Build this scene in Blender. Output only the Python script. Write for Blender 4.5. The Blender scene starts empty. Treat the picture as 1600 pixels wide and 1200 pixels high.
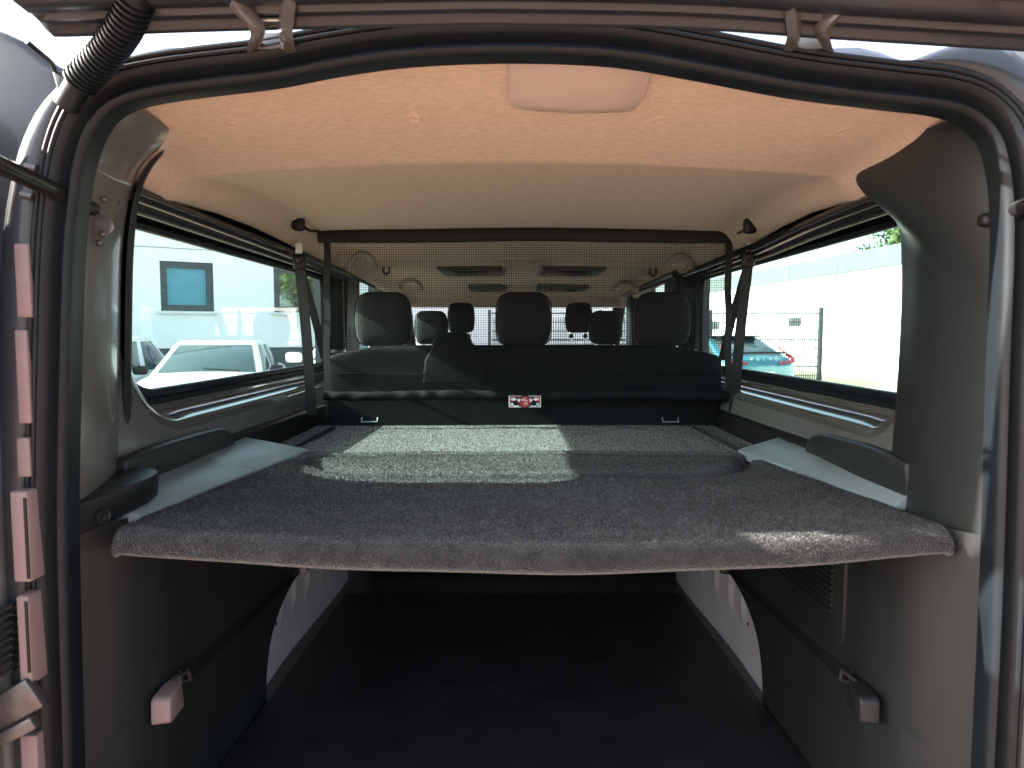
import bpy, bmesh, math, random
import numpy as np
from mathutils import Vector, Matrix
random.seed(7); rng = np.random.default_rng(11)
R = math.radians

# ------------------------------------------------------------------ camera, sky, sun, exposure
sc = bpy.context.scene
col = sc.collection
EYE = Vector((0, 0, 0.93)); FPX = 1100.0; PITCH = math.atan(80/1100)
cd = bpy.data.cameras.new('camera'); cam = bpy.data.objects.new('camera', cd); col.objects.link(cam)
cam.location = EYE; cam.rotation_euler = (math.pi/2 - PITCH, 0, 0)
cd.sensor_width = 36; cd.lens = FPX/1600*36; cd.clip_start = 0.02; cd.clip_end = 2000
cd.dof.use_dof = True; cd.dof.focus_distance = 2.1; cd.dof.aperture_fstop = 8
sc.camera = cam

SUN_EL = R(29.2); SUN_AZ = R(3.1)          # from the left, slightly from behind the camera
to_sun = Vector((-math.cos(SUN_EL)*math.cos(SUN_AZ), -math.cos(SUN_EL)*math.sin(SUN_AZ), math.sin(SUN_EL)))
w = bpy.data.worlds.new('World'); sc.world = w; w.use_nodes = True
nt = w.node_tree; bg = nt.nodes['Background']
sky = nt.nodes.new('ShaderNodeTexSky'); sky.sky_type = 'NISHITA'; sky.sun_disc = False
sky.sun_elevation = SUN_EL; sky.sun_rotation = math.atan2(to_sun.x, to_sun.y)
sky.dust_density = 2.5; sky.air_density = 0.8; sky.ozone_density = 0.6
hs = nt.nodes.new('ShaderNodeHueSaturation'); hs.inputs['Saturation'].default_value = .6      # thin high haze
nt.links.new(sky.outputs[0], hs.inputs['Color']); nt.links.new(hs.outputs[0], bg.inputs[0]); bg.inputs[1].default_value = 0.15
sl = bpy.data.lights.new('sun', 'SUN'); sl.energy = 5.0; sl.angle = R(0.53); sl.color = (1, .94, .86)
so = bpy.data.objects.new('sun', sl); col.objects.link(so)
so.rotation_euler = to_sun.to_track_quat('Z', 'Y').to_euler()
vs = sc.view_settings; vs.view_transform = 'Standard'; vs.look = 'None'; vs.gamma = 1; vs.exposure = 2.35
sc.cycles.use_denoising = True
sc.cycles.max_bounces = 10; sc.cycles.transparent_max_bounces = 16; sc.cycles.diffuse_bounces = 6

# ------------------------------------------------------------------ helpers
_cp, _sp = math.cos(PITCH), math.sin(PITCH)
def P(px, py, D):
    """measured point of the photograph at distance D (metres along the van)"""
    u = (px-800)/FPX; v = (600-py)/FPX
    t = D/(_cp + v*_sp)
    return Vector((u*t, D, EYE.z + t*(-_sp + v*_cp)))

def ramp_mat(name, c1, c2=None, rough=.5, metal=0, nscale=8, bump=0, bscale=200, coat=0, spec=.5, sheen=0, rvar=0, stretch=None, detail=6, bump_dist=.002):
    m = bpy.data.materials.new(name); m.use_nodes = True; t = m.node_tree
    b = t.nodes['Principled BSDF']
    b.inputs['Roughness'].default_value = rough; b.inputs['Metallic'].default_value = metal
    b.inputs['Coat Weight'].default_value = coat; b.inputs['Coat Roughness'].default_value = .08
    b.inputs['Specular IOR Level'].default_value = spec
    b.inputs['Sheen Weight'].default_value = sheen
    tc = t.nodes.new('ShaderNodeTexCoord'); mp = t.nodes.new('ShaderNodeMapping')
    t.links.new(tc.outputs['Object'], mp.inputs[0])
    if stretch: mp.inputs['Scale'].default_value = stretch
    if c2 is None: c2 = tuple(x*.82 for x in c1)
    n = t.nodes.new('ShaderNodeTexNoise'); n.inputs['Scale'].default_value = nscale; n.inputs['Detail'].default_value = detail
    t.links.new(mp.outputs[0], n.inputs[0])
    r = t.nodes.new('ShaderNodeValToRGB')
    r.color_ramp.elements[0].position = .35; r.color_ramp.elements[1].position = .65
    r.color_ramp.elements[0].color = (*c2, 1); r.color_ramp.elements[1].color = (*c1, 1)
    t.links.new(n.outputs[0], r.inputs[0]); t.links.new(r.outputs[0], b.inputs['Base Color'])
    if rvar:
        mr = t.nodes.new('ShaderNodeMapRange'); mr.inputs[3].default_value = rough-rvar; mr.inputs[4].default_value = rough+rvar
        n3 = t.nodes.new('ShaderNodeTexNoise'); n3.inputs['Scale'].default_value = 14; n3.inputs['Detail'].default_value = 8
        t.links.new(mp.outputs[0], n3.inputs[0]); t.links.new(n3.outputs[0], mr.inputs[0]); t.links.new(mr.outputs[0], b.inputs['Roughness'])
    if bump:
        n2 = t.nodes.new('ShaderNodeTexNoise'); n2.inputs['Scale'].default_value = bscale; n2.inputs['Detail'].default_value = 3
        t.links.new(mp.outputs[0], n2.inputs[0])
        bp = t.nodes.new('ShaderNodeBump'); bp.inputs['Strength'].default_value = bump; bp.inputs['Distance'].default_value = bump_dist
        t.links.new(n2.outputs[0], bp.inputs['Height']); t.links.new(bp.outputs[0], b.inputs['Normal'])
    return m

def glass_mat(name, tint, refl=.6):
    m = bpy.data.materials.new(name); m.use_nodes = True; t = m.node_tree
    t.nodes.remove(t.nodes['Principled BSDF'])
    tr = t.nodes.new('ShaderNodeBsdfTransparent'); tr.inputs[0].default_value = (*tint, 1)
    gl = t.nodes.new('ShaderNodeBsdfGlossy'); gl.inputs['Roughness'].default_value = .01
    fr = t.nodes.new('ShaderNodeLayerWeight'); pw_ = t.nodes.new('ShaderNodeMath'); pw_.operation = 'POWER'; pw_.inputs[1].default_value = 5
    mu = t.nodes.new('ShaderNodeMath'); mu.operation = 'MULTIPLY_ADD'; mu.inputs[1].default_value = .92*refl; mu.inputs[2].default_value = .05*refl
    t.links.new(fr.outputs['Facing'], pw_.inputs[0])
    mx = t.nodes.new('ShaderNodeMixShader')
    t.links.new(pw_.outputs[0], mu.inputs[0]); t.links.new(mu.outputs[0], mx.inputs[0])
    t.links.new(tr.outputs[0], mx.inputs[1]); t.links.new(gl.outputs[0], mx.inputs[2])
    t.links.new(mx.outputs[0], t.nodes['Material Output'].inputs[0])
    return m

M = {}
M['paint'] = ramp_mat('paint', (.024, .029, .038), (.019, .023, .030), .38, 0, 3, 0, coat=.3, rvar=.06)
M['paint_in'] = ramp_mat('paint_in', (.16, .155, .155), (.135, .13, .13), .3, .25, 4, .04, 120, coat=.55, rvar=.08)
M['sill_paint'] = ramp_mat('sill_paint', (.13, .125, .12), (.11, .105, .10), .12, .3, 4, coat=1.0)
M['arch_paint'] = ramp_mat('arch_paint', (.66, .62, .63), (.56, .52, .53), .38, .2, 5, .05, 90, coat=.3, rvar=.1)
M['rubber'] = ramp_mat('rubber', (.006, .010, .0145), (.0045, .007, .010), .45, 0, 20, .1, 500, spec=.32, rvar=.08)
M['plastic'] = ramp_mat('plastic', (.0175, .0195, .0205), (.0145, .0165, .0175), .42, 0, 6, .25, 900, spec=.36, rvar=.05, bump_dist=.0008)
M['black'] = ramp_mat('black', (.011, .011, .012), (.008, .008, .009), .42, 0, 9, .1, 700, spec=.35, bump_dist=.0008)
M['gloss_black'] = ramp_mat('gloss_black', (.018, .018, .02), None, .22, 0, 9)
M['ledge'] = ramp_mat('ledge', (.20, .245, .255), (.18, .222, .232), .4, 0, 10, .2, 900, spec=.5, rvar=.06, bump_dist=.0008)  # grey plastic, teal light from the side windows put into its colour
M['headliner'] = ramp_mat('headliner', (.68, .555, .445), (.58, .465, .365), .95, 0, 170, .6, 420, sheen=.15, spec=.15, stretch=(.35, 1, 1), bump_dist=.003)  # warm bounce from the paving partly put into the fabric colour
M['grey_fit'] = ramp_mat('grey_fit', (.10, .10, .098), (.085, .085, .083), .5, 0, 6, .15, 900, bump_dist=.0008)
M['bounce_grey'] = ramp_mat('bounce_grey', (.36, .36, .35), (.3, .3, .29), .9, 0, 30)
M['grey_light'] = ramp_mat('grey_light', (.34, .33, .31), (.30, .29, .27), .5, 0, 6)
M['cover'] = ramp_mat('cover', (.58, .49, .43), (.55, .465, .41), .5, 0, 5, .12, 900, bump_dist=.0008)
M['carpet'] = ramp_mat('carpet', (.046, .046, .045), (.028, .028, .028), .95, 0, 40, .9, 260, sheen=.4, spec=.1, bump_dist=.006)
M['pile'] = ramp_mat('pile', (.078, .077, .074), (.024, .024, .024), .8, 0, 90, 0, sheen=.3, spec=.2, detail=8)
def brushed(m, lo, scale):
    t = m.node_tree; b = t.nodes['Principled BSDF']; src = b.inputs['Base Color'].links[0].from_socket
    tc = t.nodes.new('ShaderNodeTexCoord'); mp = t.nodes.new('ShaderNodeMapping'); mp.inputs['Scale'].default_value = (1, 2.2, 1); mp.inputs['Rotation'].default_value = (0, 0, .5)
    n = t.nodes.new('ShaderNodeTexNoise'); n.inputs['Scale'].default_value = scale; n.inputs['Detail'].default_value = 7; n.inputs['Distortion'].default_value = 1.4
    r = t.nodes.new('ShaderNodeValToRGB'); r.color_ramp.elements[0].position = .36; r.color_ramp.elements[1].position = .6
    r.color_ramp.elements[0].color = (lo, lo, lo, 1); r.color_ramp.elements[1].color = (1, 1, 1, 1)
    mx = t.nodes.new('ShaderNodeMix'); mx.data_type = 'RGBA'; mx.blend_type = 'MULTIPLY'; mx.inputs[0].default_value = 1
    t.links.new(tc.outputs['Object'], mp.inputs[0]); t.links.new(mp.outputs[0], n.inputs[0]); t.links.new(n.outputs[0], r.inputs[0])
    t.links.new(src, mx.inputs[6]); t.links.new(r.outputs[0], mx.inputs[7]); t.links.new(mx.outputs[2], b.inputs['Base Color'])
brushed(M['pile'], .62, 7); brushed(M['carpet'], .62, 7)
M['mat'] = ramp_mat('mat', (.02, .0205, .022), (.012, .0125, .014), .5, 0, 7, .5, 420, spec=.4, rvar=.1)
M['leather'] = ramp_mat('leather', (.009, .010, .0115), (.006, .007, .008), 0.68, 0, 10, .35, 260, spec=.14, rvar=.08)
M['seat_fabric'] = ramp_mat('seat_fabric', (.026, .027, .028), (.017, .018, .019), .85, 0, 60, .4, 500, sheen=.08, spec=.2)
M['webbing'] = ramp_mat('webbing', (.013, .013, .014), (.009, .009, .01), .75, 0, 60, .3, 700)
M['net'] = ramp_mat('net', (.012, .012, .013), (.008, .008, .009), .8, 0, 30, spec=.15)
M['steel'] = ramp_mat('steel', (.5, .49, .47), (.4, .39, .37), .3, .9, 30, rvar=.1)
M['dark_steel'] = ramp_mat('dark_steel', (.16, .15, .15), (.11, .10, .10), .35, .7, 30, rvar=.1)
M['pink_lit'] = ramp_mat('pink_lit', (.27, .19, .185), (.23, .16, .155), .5, 0, 5, .1, 500)  # plastic with the pinkish light of the left side put into its colour
M['white_tab'] = ramp_mat('white_tab', (.75, .75, .73), None, .5, 0, 5)
M['red'] = ramp_mat('red', (.5, .02, .03), None, .4, 0, 5)
M['print_black'] = ramp_mat('print_black', (.02, .02, .02), None, .5, 0, 5)
M['print_white'] = ramp_mat('print_white', (.8, .8, .8), (.74, .74, .74), .5, 0, 5)
M['glass'] = glass_mat('glass', (.64, .87, .81))
M['screen_glass'] = glass_mat('screen_glass', (.85, .93, .92), .5)
M['car_white'] = ramp_mat('car_white', (.72, .73, .73), (.66, .67, .67), .3, 0, 3, coat=.6)
M['car_blue'] = ramp_mat('car_blue', (.05, .20, .25), (.04, .17, .215), .3, .3, 3, coat=.7)
M['car_glass'] = ramp_mat('car_glass', (.05, .075, .08), None, .06, 0, 3, spec=.9)
M['tail_red'] = ramp_mat('tail_red', (.28, .012, .02), None, .2, 0, 3, coat=.5)
M['tyre'] = ramp_mat('tyre', (.025, .025, .025), None, .8, 0, 20)
M['render_wall'] = ramp_mat('render_wall', (.86, .87, .86), (.78, .79, .78), .9, 0, .9, .2, 60, detail=9)
M['white_wall'] = ramp_mat('white_wall', (.82, .81, .79), (.74, .73, .71), .9, 0, .8, .2, 60, detail=9)
M['plinth'] = ramp_mat('plinth', (.10, .115, .12), (.07, .08, .085), .9, 0, 5, .3, 80, detail=9)
M['fascia'] = ramp_mat('fascia', (.10, .122, .118), (.088, .106, .102), .5, 0, 1.5, rvar=.1)
M['frame'] = ramp_mat('frame', (.06, .07, .075), (.045, .05, .055), .45, 0, 8)
M['blue_pane'] = ramp_mat('blue_pane', (.08, .27, .36), (.07, .24, .32), .06, 0, 6, spec=.6)  # blue of the reflected sky put into the base colour
M['mirror_pane'] = ramp_mat('mirror_pane', (.5, .53, .54), (.46, .49, .5), .03, .95, 6)
M['fence'] = ramp_mat('fence', (.05, .06, .06), (.04, .045, .045), .5, 0, 10)
M['bark'] = ramp_mat('bark', (.12, .09, .065), (.07, .055, .04), .9, 0, 12, .6, 40)
M['leaf'] = ramp_mat('leaf', (.09, .14, .035), (.05, .09, .02), .6, 0, 2)
M['lawn'] = ramp_mat('lawn', (.42, .38, .25), (.30, .29, .16), .95, 0, 3, .6, 30)

def paving():
    m = bpy.data.materials.new('paving'); m.use_nodes = True; t = m.node_tree; b = t.nodes['Principled BSDF']
    tc = t.nodes.new('ShaderNodeTexCoord'); br = t.nodes.new('ShaderNodeTexBrick')
    br.inputs['Scale'].default_value = 1.0; br.inputs['Brick Width'].default_value = .2; br.inputs['Row Height'].default_value = .1
    br.inputs['Mortar Size'].default_value = .004
    br.inputs['Color1'].default_value = (.40, .245, .18, 1); br.inputs['Color2'].default_value = (.34, .205, .15, 1); br.inputs['Mortar'].default_value = (.12, .09, .07, 1)
    t.links.new(tc.outputs['Object'], br.inputs[0])
    n = t.nodes.new('ShaderNodeTexNoise'); n.inputs['Scale'].default_value = .6; n.inputs['Detail'].default_value = 8
    t.links.new(tc.outputs['Object'], n.inputs[0])
    mx = t.nodes.new('ShaderNodeMix'); mx.data_type = 'RGBA'; mx.blend_type = 'MULTIPLY'; mx.inputs[0].default_value = .35
    t.links.new(br.outputs[0], mx.inputs[6]); t.links.new(n.outputs[1], mx.inputs[7]); t.links.new(mx.outputs[2], b.inputs['Base Color'])
    b.inputs['Roughness'].default_value = .9
    bp = t.nodes.new('ShaderNodeBump'); bp.inputs['Strength'].default_value = .4; bp.inputs['Distance'].default_value = .005
    t.links.new(br.outputs[1], bp.inputs['Height']); bp.invert = True; t.links.new(bp.outputs[0], b.inputs['Normal'])
    return m
M['paving'] = paving()

def tag(o, label=None, cat=None, group=None, kind=None):
    if label: o['label'] = label
    if cat: o['category'] = cat
    if group: o['group'] = group
    if kind: o['kind'] = kind
    return o
def empty(name, loc=(0, 0, 0), rz=0):
    o = bpy.data.objects.new(name, None); o.location = loc; o.rotation_euler = (0, 0, rz); o.empty_display_size = .1
    col.objects.link(o); return o

class B:
    """collects shapes of ONE part; build() links it as one mesh object"""
    def __init__(s): s.bm = bmesh.new()
    def box(s, c, d, rot=None, taper=None):
        vs = []
        for z in (-1, 1):
            for y in (-1, 1):
                for x in (-1, 1):
                    k = taper if (taper and z > 0) else 1
                    v = Vector((x*d[0]/2*k, y*d[1]/2*k, z*d[2]/2))
                    if rot is not None: v = rot @ v
                    vs.append(s.bm.verts.new(Vector(c)+v))
        for f in ((0,2,3,1),(4,5,7,6),(0,1,5,4),(2,6,7,3),(0,4,6,2),(1,3,7,5)): s.bm.faces.new([vs[i] for i in f])
        return s
    def bar(s, a, b, wd, ht, up=(0, 0, 1)):
        a = Vector(a); b = Vector(b); z = (b-a); L = z.length; z.normalize()
        x = z.cross(Vector(up)).normalized(); y = x.cross(z)
        m = Matrix((x, y, z)).transposed()
        return s.box((a+b)/2, (wd, ht, L), m)
    def grid(s, rows, closed=False):
        V = [[s.bm.verts.new(p) for p in r] for r in rows]
        for i in range(len(V)-1):
            n = len(V[i])
            for j in range(n if closed else n-1):
                k = (j+1) % n
                try: s.bm.faces.new((V[i][j], V[i][k], V[i+1][k], V[i+1][j]))
                except ValueError: pass
        return V
    def cap(s, vs):
        try: s.bm.faces.new(vs)
        except ValueError: pass
    def tube(s, pts, r, n=10, caps=True, radii=None, closed=False):
        pts = [Vector(p) for p in pts]; rows = []
        prev = None
        for i, p in enumerate(pts):
            if closed: d = pts[(i+1) % len(pts)]-pts[i-1]
            else: d = pts[min(i+1, len(pts)-1)]-pts[max(i-1, 0)]
            d.normalize()
            if prev is None:
                x = d.cross(Vector((0, 0, 1)))
                if x.length < .05: x = d.cross(Vector((1, 0, 0)))
            else: x = prev - d*prev.dot(d)
            x.normalize(); prev = x; y = d.cross(x)
            rr = radii[i] if radii else r
            rows.append([p + (x*math.cos(a)+y*math.sin(a))*rr for a in [2*math.pi*k/n for k in range(n)]])
        if closed: rows.append(rows[0])
        V = s.grid(rows, True)
        if caps and not closed: s.cap(V[0][::-1]); s.cap(V[-1])
        return s
    def prism(s, poly, f0, f1):
        """poly: 2-D points; f0/f1 map a 2-D point to 3-D for the two ends"""
        a = [s.bm.verts.new(f0(*p)) for p in poly]; b = [s.bm.verts.new(f1(*p)) for p in poly]; n = len(poly)
        s.cap(a[::-1]); s.cap(b)
        for i in range(n): s.cap((a[i], a[(i+1) % n], b[(i+1) % n], b[i]))
        return s
    def lathe(s, prof, c, axis, n=24):
        c = Vector(c); z = Vector(axis).normalized(); x = z.orthogonal().normalized(); y = z.cross(x)
        rows = [[c + z*h + (x*math.cos(a)+y*math.sin(a))*r for a in [2*math.pi*k/n for k in range(n)]] for r, h in prof]
        V = s.grid(rows, True)
        if prof[0][0] > 1e-4: s.cap(V[0][::-1])
        if prof[-1][0] > 1e-4: s.cap(V[-1])
        return s
    def superbox(s, c, d, e=.35, nu=24, nv=14, fn=None):
        """rounded cushion shape"""
        def sg(v, p): return math.copysign(abs(v)**p, v)
        rows = []
        for i in range(nv+1):
            ph = -math.pi/2+math.pi*i/nv; row = []
            for j in range(nu):
                th = 2*math.pi*j/nu
                p = Vector((d[0]/2*sg(math.cos(ph), e)*sg(math.cos(th), e), d[1]/2*sg(math.cos(ph), e)*sg(math.sin(th), e), d[2]/2*sg(math.sin(ph), e)))
                if fn: p = fn(p)
                row.append(Vector(c)+p)
            rows.append(row)
        s.grid(rows, True); bmesh.ops.remove_doubles(s.bm, verts=s.bm.verts, dist=1e-5)
        return s
    def build(s, name, mat, parent=None, bev=0, seg=2, smooth=True, sharp=38, solid=0, sub=0, flip=False, loc=None):
        bm = s.bm
        bmesh.ops.recalc_face_normals(bm, faces=bm.faces)
        if bev:
            ed = [e for e in bm.edges if len(e.link_faces) == 2 and e.calc_face_angle(0) > R(28)]
            bmesh.ops.bevel(bm, geom=ed, offset=bev, segments=seg, affect='EDGES', clamp_overlap=True, profile=.5)
        for f in bm.faces: f.smooth = smooth
        for e in bm.edges:
            if len(e.link_faces) == 2 and e.calc_face_angle(0) > R(sharp): e.smooth = False
        me = bpy.data.meshes.new(name); bm.to_mesh(me); bm.free()
        me.materials.append(M[mat] if isinstance(mat, str) else mat)
        o = bpy.data.objects.new(name, me); col.objects.link(o)
        if parent: o.parent = parent
        if loc is not None: o.location = loc
        if solid:
            md = o.modifiers.new('thickness', 'SOLIDIFY'); md.thickness = abs(solid); md.offset = 1 if solid > 0 else -1
        if sub:
            md = o.modifiers.new('subdivision', 'SUBSURF'); md.levels = md.render_levels = sub
        return o

def cr(pts, n):
    """smooth curve through points"""
    pts = [Vector(p) for p in pts]; q = [pts[0]*2-pts[1]]+pts+[pts[-1]*2-pts[-2]]; out = []
    m = len(pts)-1
    for i in range(n):
        t = i/(n-1)*m; k = min(int(t), m-1); f = t-k
        a, b, c, d = q[k:k+4]
        out.append(.5*((2*b)+(c-a)*f+(2*a-5*b+4*c-d)*f*f+(3*b-a-3*c+d)*f**3))
    # resample evenly
    L = [0]
    for a, b in zip(out, out[1:]): L.append(L[-1]+(b-a).length)
    res = []; j = 0
    for i in range(n):
        s_ = L[-1]*i/(n-1)
        while j < n-2 and L[j+1] < s_: j += 1
        f = (s_-L[j])/max(L[j+1]-L[j], 1e-9); res.append(out[j].lerp(out[j+1], min(max(f, 0), 1)))
    return res
def interp(xs, ys, x):
    return float(np.interp(x, xs, ys))
def smoothstep(a, b, x):
    t = min(max((x-a)/(b-a), 0), 1); return t*t*(3-2*t)

# ------------------------------------------------------------------ ground outside
GZ = -0.55
g = B(); g.grid([[(-400, -400, GZ), (400, -400, GZ)], [(-400, 600, GZ), (400, 600, GZ)]])
tag(g.build('ground', 'paving', smooth=False), kind='structure')
g = B(); g.grid([[(3.5, 17.2, GZ+.02), (14, 17.2, GZ+.02)], [(3.5, 60, GZ+.02), (14, 60, GZ+.02)]])
tag(g.build('lawn', 'lawn', smooth=False), kind='structure')

# ------------------------------------------------------------------ the van
van = empty('van', (0, 1.06, GZ))
tag(van, 'dark grey passenger van with its tailgate raised, seen into the load space', 'van')
VOFF = Vector((0, 1.06, GZ))
def vb(b, name, mat, parent=None, **k):
    """a part (or sub-part) of the van, given in world coordinates"""
    bmesh.ops.translate(b.bm, verts=b.bm.verts, vec=-VOFF)
    return b.build(name, mat, parent or van, **k)

# --- rear opening: rubber seal swept round the frame
DS = 1.06
seal_px = [(86,1330),(88,1200),(82,1000),(78,800),(81,600),(87,400),(96,300),(107,240),(125,192),(152,155),(195,132),(255,119),(330,109),(420,98),(520,79),(640,63),(800,57),(960,63),(1090,84),(1250,114),(1400,133),(1480,143),(1536,164),(1574,206),(1591,270),(1596,340),(1595,420),(1588,600),(1582,800),(1574,1000),(1564,1200),(1560,1330)]
seal = cr([P(x, y, DS) for x, y in seal_px], 220)
def nrm(path, i):
    d = path[min(i+1, len(path)-1)]-path[max(i-1, 0)]
    return Vector((-d.z, 0, d.x)).normalized()      # outward from the opening
def sweep_plane(b, path, prof, i0=0, i1=None, scale=None):
    rows = []
    for i in range(i0, i1 or len(path)):
        n = nrm(path, i); k = scale(i) if scale else 1
        rows.append([path[i]+n*(o*k)+Vector((0, dy, 0)) for o, dy in prof])
    b.grid(rows)
b = B(); sweep_plane(b, seal, [(.031,.02),(.031,-.010),(.0285,-.0155),(.025,-.0155),(.0225,-.010),(.020,-.0155),(.017,-.0155),(.0145,-.010),(.012,-.015),(.008,-.013),(.003,-.002),(-.004,.006),(-.009,.003),(-.013,-.007),(-.019,-.012),(-.025,-.008),(-.028,.002),(-.0285,.028)])
vb(b, 'door_seal', 'rubber', sharp=70)

# --- painted body rim outside the seal (sides and corners)
li = [i for i in range(220) if seal[i].x < -.22]; ri = [i for i in range(220) if seal[i].x > .22]
for ids in (li, ri):
    b = B(); rows = []
    for i in ids:
        n = nrm(seal, i); k = smoothstep(.56, .70, abs(seal[i].x))
        rows.append([seal[i]+n*(.030+o*(.12+.88*k))+Vector((0, dy, -.02*(1-k)*(dy > .05))) for o, dy in ((0,.012),(.004,.0),(.012,-.004),(.030,-.006),(.050,.0),(.070,.02),(.082,.08),(.086,.25))])
    b.grid(rows)
    vb(b, 'body_corner', 'paint', sharp=60)
# --- outer quarter panels behind the rim
for poly in ([(-260,-10),(-60,30),(0,46),(34,62),(74,94),(112,112),(140,190),(110,300),(95,500),(90,1400),(-260,1400)], [(1475,120),(1530,112),(1600,122),(1700,140),(1900,200),(1900,1400),(1575,1400),(1590,800),(1600,420),(1585,280),(1550,190)]):
    b = B(); b.prism(poly, lambda u, v: P(u, v, 1.072), lambda u, v: P(u, v, 1.072)+Vector((0, .05, 0))); vb(b, 'quarter_panel', 'paint', bev=.012, seg=4)
# --- roof skin
def roof_z(x, D):
    return 1.415 - .055*min(abs(x)/.68, 1.1)**4 - .09*smoothstep(.78, .9, abs(x)) - .012*max(D-1.5, 0)**1.3*.3
b = B(); rows = []
for D in (1.085, 1.1, 1.13, 1.2, 1.4, 2.0, 3.0, 4.0, 4.9):
    row = []
    for i in range(61):
        x = -.9+1.8*i/60
        z = roof_z(x, D) - interp([1.085,1.1,1.13,1.2,1.4], [.062,.050,.030,.006,0], D)
        # pressed channels beside the hinges
        z -= .018*math.exp(-((abs(x)-.40)/.06)**2)*smoothstep(1.3, 1.12, D)
        z += .010*math.exp(-((abs(x)-.55)/.05)**2)*smoothstep(1.5, 1.12, D)
        row.append((x, D, z))
    rows.append(row)
b.grid(rows); vb(b, 'roof', 'paint', sharp=60)

# --- headliner
Wd = .73
def shr(D): return .045*smoothstep(1.6, 2.3, D)
def liner(D, x):
    zc = interp([1.06,1.10,1.28,1.44,1.475,1.50,1.56,1.75,2.1,2.45,3.0,3.6,4.3,4.9], [1.372,1.360,1.322,1.287,1.279,1.281,1.290,1.302,1.297,1.284,1.268,1.25,1.225,1.17], D)
    dr = interp([1.06,1.10,1.28,1.45,1.6,2.0,3.0,4.9], [.175,.175,.12,.07,.05,.03,.03,.03], D)
    edge = interp([1.06,1.15,1.3,1.5,1.7,4.9], [0,.0,.03,.045,.055,.055], D)
    return zc - dr*x*x - edge*smoothstep(.65, .72, abs(x)-(shr(D) if x > 0 else 0))**1.5
b = B(); rows = []
Ds = [1.078,1.085,1.1,1.13,1.17,1.21,1.25,1.29,1.33,1.37,1.41,1.44,1.46,1.472,1.48,1.488,1.5,1.52,1.55,1.6,1.67,1.75,1.85,2.0,2.15,2.3,2.45,2.6,2.8,3,3.3,3.6,4,4.3,4.6,4.9]
for D in Ds:
    wl, wr = interp([1.06,1.1,1.22],[.63,.645,Wd],D), interp([1.06,1.1,1.22],[.70,.705,Wd],D)+shr(D); xs_ = [-wl+(wl+wr)*i/80 for i in range(81)]; rows.append([(x, D, liner(D, x)) for x in xs_])
b.grid(rows); head = vb(b, 'headliner', 'headliner', sharp=80)
def ceil_pt(px, py, D0=1.0, D1=4.8):
    for k in range(400):
        D = D0+(D1-D0)*k/399; p = P(px, py, D)
        if -Wd < p.x < Wd+shr(D) and p.z >= liner(D, p.x): return p
    return P(px, py, D1)
for px, py in ((648,183),(1031,185),(359,192),(1319,202)):
    p = ceil_pt(px, py); b = B(); b.lathe([(.0,.0015),(.008,.002),(.0105,.005),(.0125,.005),(.014,0),(.0142,-.004)], p, (0, -.15, -1), 20)
    vb(b, 'trim_clip', 'headliner', head)
# lamp cover at the rear edge of the headliner
cv = [(794,80),(1019,88),(1017,110),(1008,138),(993,160),(975,167),(890,167),(815,162),(799,158),(795,140)]
b = B(); loops = []
pts = [ceil_pt(x, y, 1.062) for x, y in cv]
base = [Vector((p.x, p.y, liner(p.y, p.x)+.006)) for p in pts]
cen = sum(base, Vector())/len(base)
loops = [base, [q+Vector((0,-.001,-.013)) for q in base], [q.lerp(cen, .04)+Vector((0,-.003,-.017)) for q in base], [q.lerp(cen, .5)+Vector((0,0,-.021)) for q in base]]
V = b.grid(loops, True); b.cap(V[-1]); vb(b, 'lamp_cover', 'cover', head, sharp=50)

# --- left rear pillar: painted steel
A_ = [(176,150,1.08),(155,176,1.085),(140,206,1.085),(129,255,1.085),(122,330,1.085),(116,450,1.085),(110,600,1.085),(109,700,1.085),(113,800,1.085)]
B_ = [(277,214,1.30),(256,228,1.32),(233,247,1.335),(215,272,1.34),(201,315,1.345),(191,400,1.345),(188,550,1.345),(187,660,1.345),(188,768,1.345)]
def edge_curve(l, n): return cr([P(*p) for p in l], n)
def loft(b, ea, eb, n, bulge):
    rows = []
    for a, c in zip(ea, eb):
        row = []
        for k in range(n+1):
            t = k/n; p = a.lerp(c, t)+bulge(t); row.append(p)
        rows.append(row)
    b.grid(rows)
ea, eb = edge_curve(A_, 60), edge_curve(B_, 60)
b = B(); loft(b, ea, eb, 12, lambda t: Vector((.012*math.sin(math.pi*t)**.7, -.006*math.sin(math.pi*t), 0)))
pil = vb(b, 'rear_pillar', 'paint_in', sharp=60)
# rounded shoulder pressed across the pillar, screw dimple
p0, p1 = P(135,258,1.10), P(200,287,1.31)
b = B(); b.tube([p0+Vector((.005,0,0)), p0.lerp(p1,.5)+Vector((.009,0,-.003)), p1+Vector((.004,0,0))], .005, 10, radii=[.003,.0055,.004]); vb(b, 'pressed_edge', 'paint_in', pil)
q = P(150,430,1.2); b = B(); b.lathe([(.002,.0),(.006,.004),(.010,.003),(.013,-.002)], q+Vector((.004,0,0)), (1,-.3,0), 18); vb(b, 'screw_dimple', 'paint_in', pil)
ec = edge_curve([(252,244,1.40),(243,250,1.41),(230,262,1.415),(218,285,1.415),(209,330,1.415),(205,420,1.415),(204,560,1.415),(204,670,1.415),(207,768,1.415)], 60)
b = B(); loft(b, [p+Vector((.006,.004,0)) for p in eb], ec, 5, lambda t: Vector((.008*math.sin(math.pi*t), 0, 0)))
rows = [[p, p+Vector((-.05,.02,0)), p+Vector((-.11,.02,0))] for p in ec]; b.grid(rows)
vb(b, 'pillar_edge_trim', 'black', pil, sharp=60)
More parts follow.
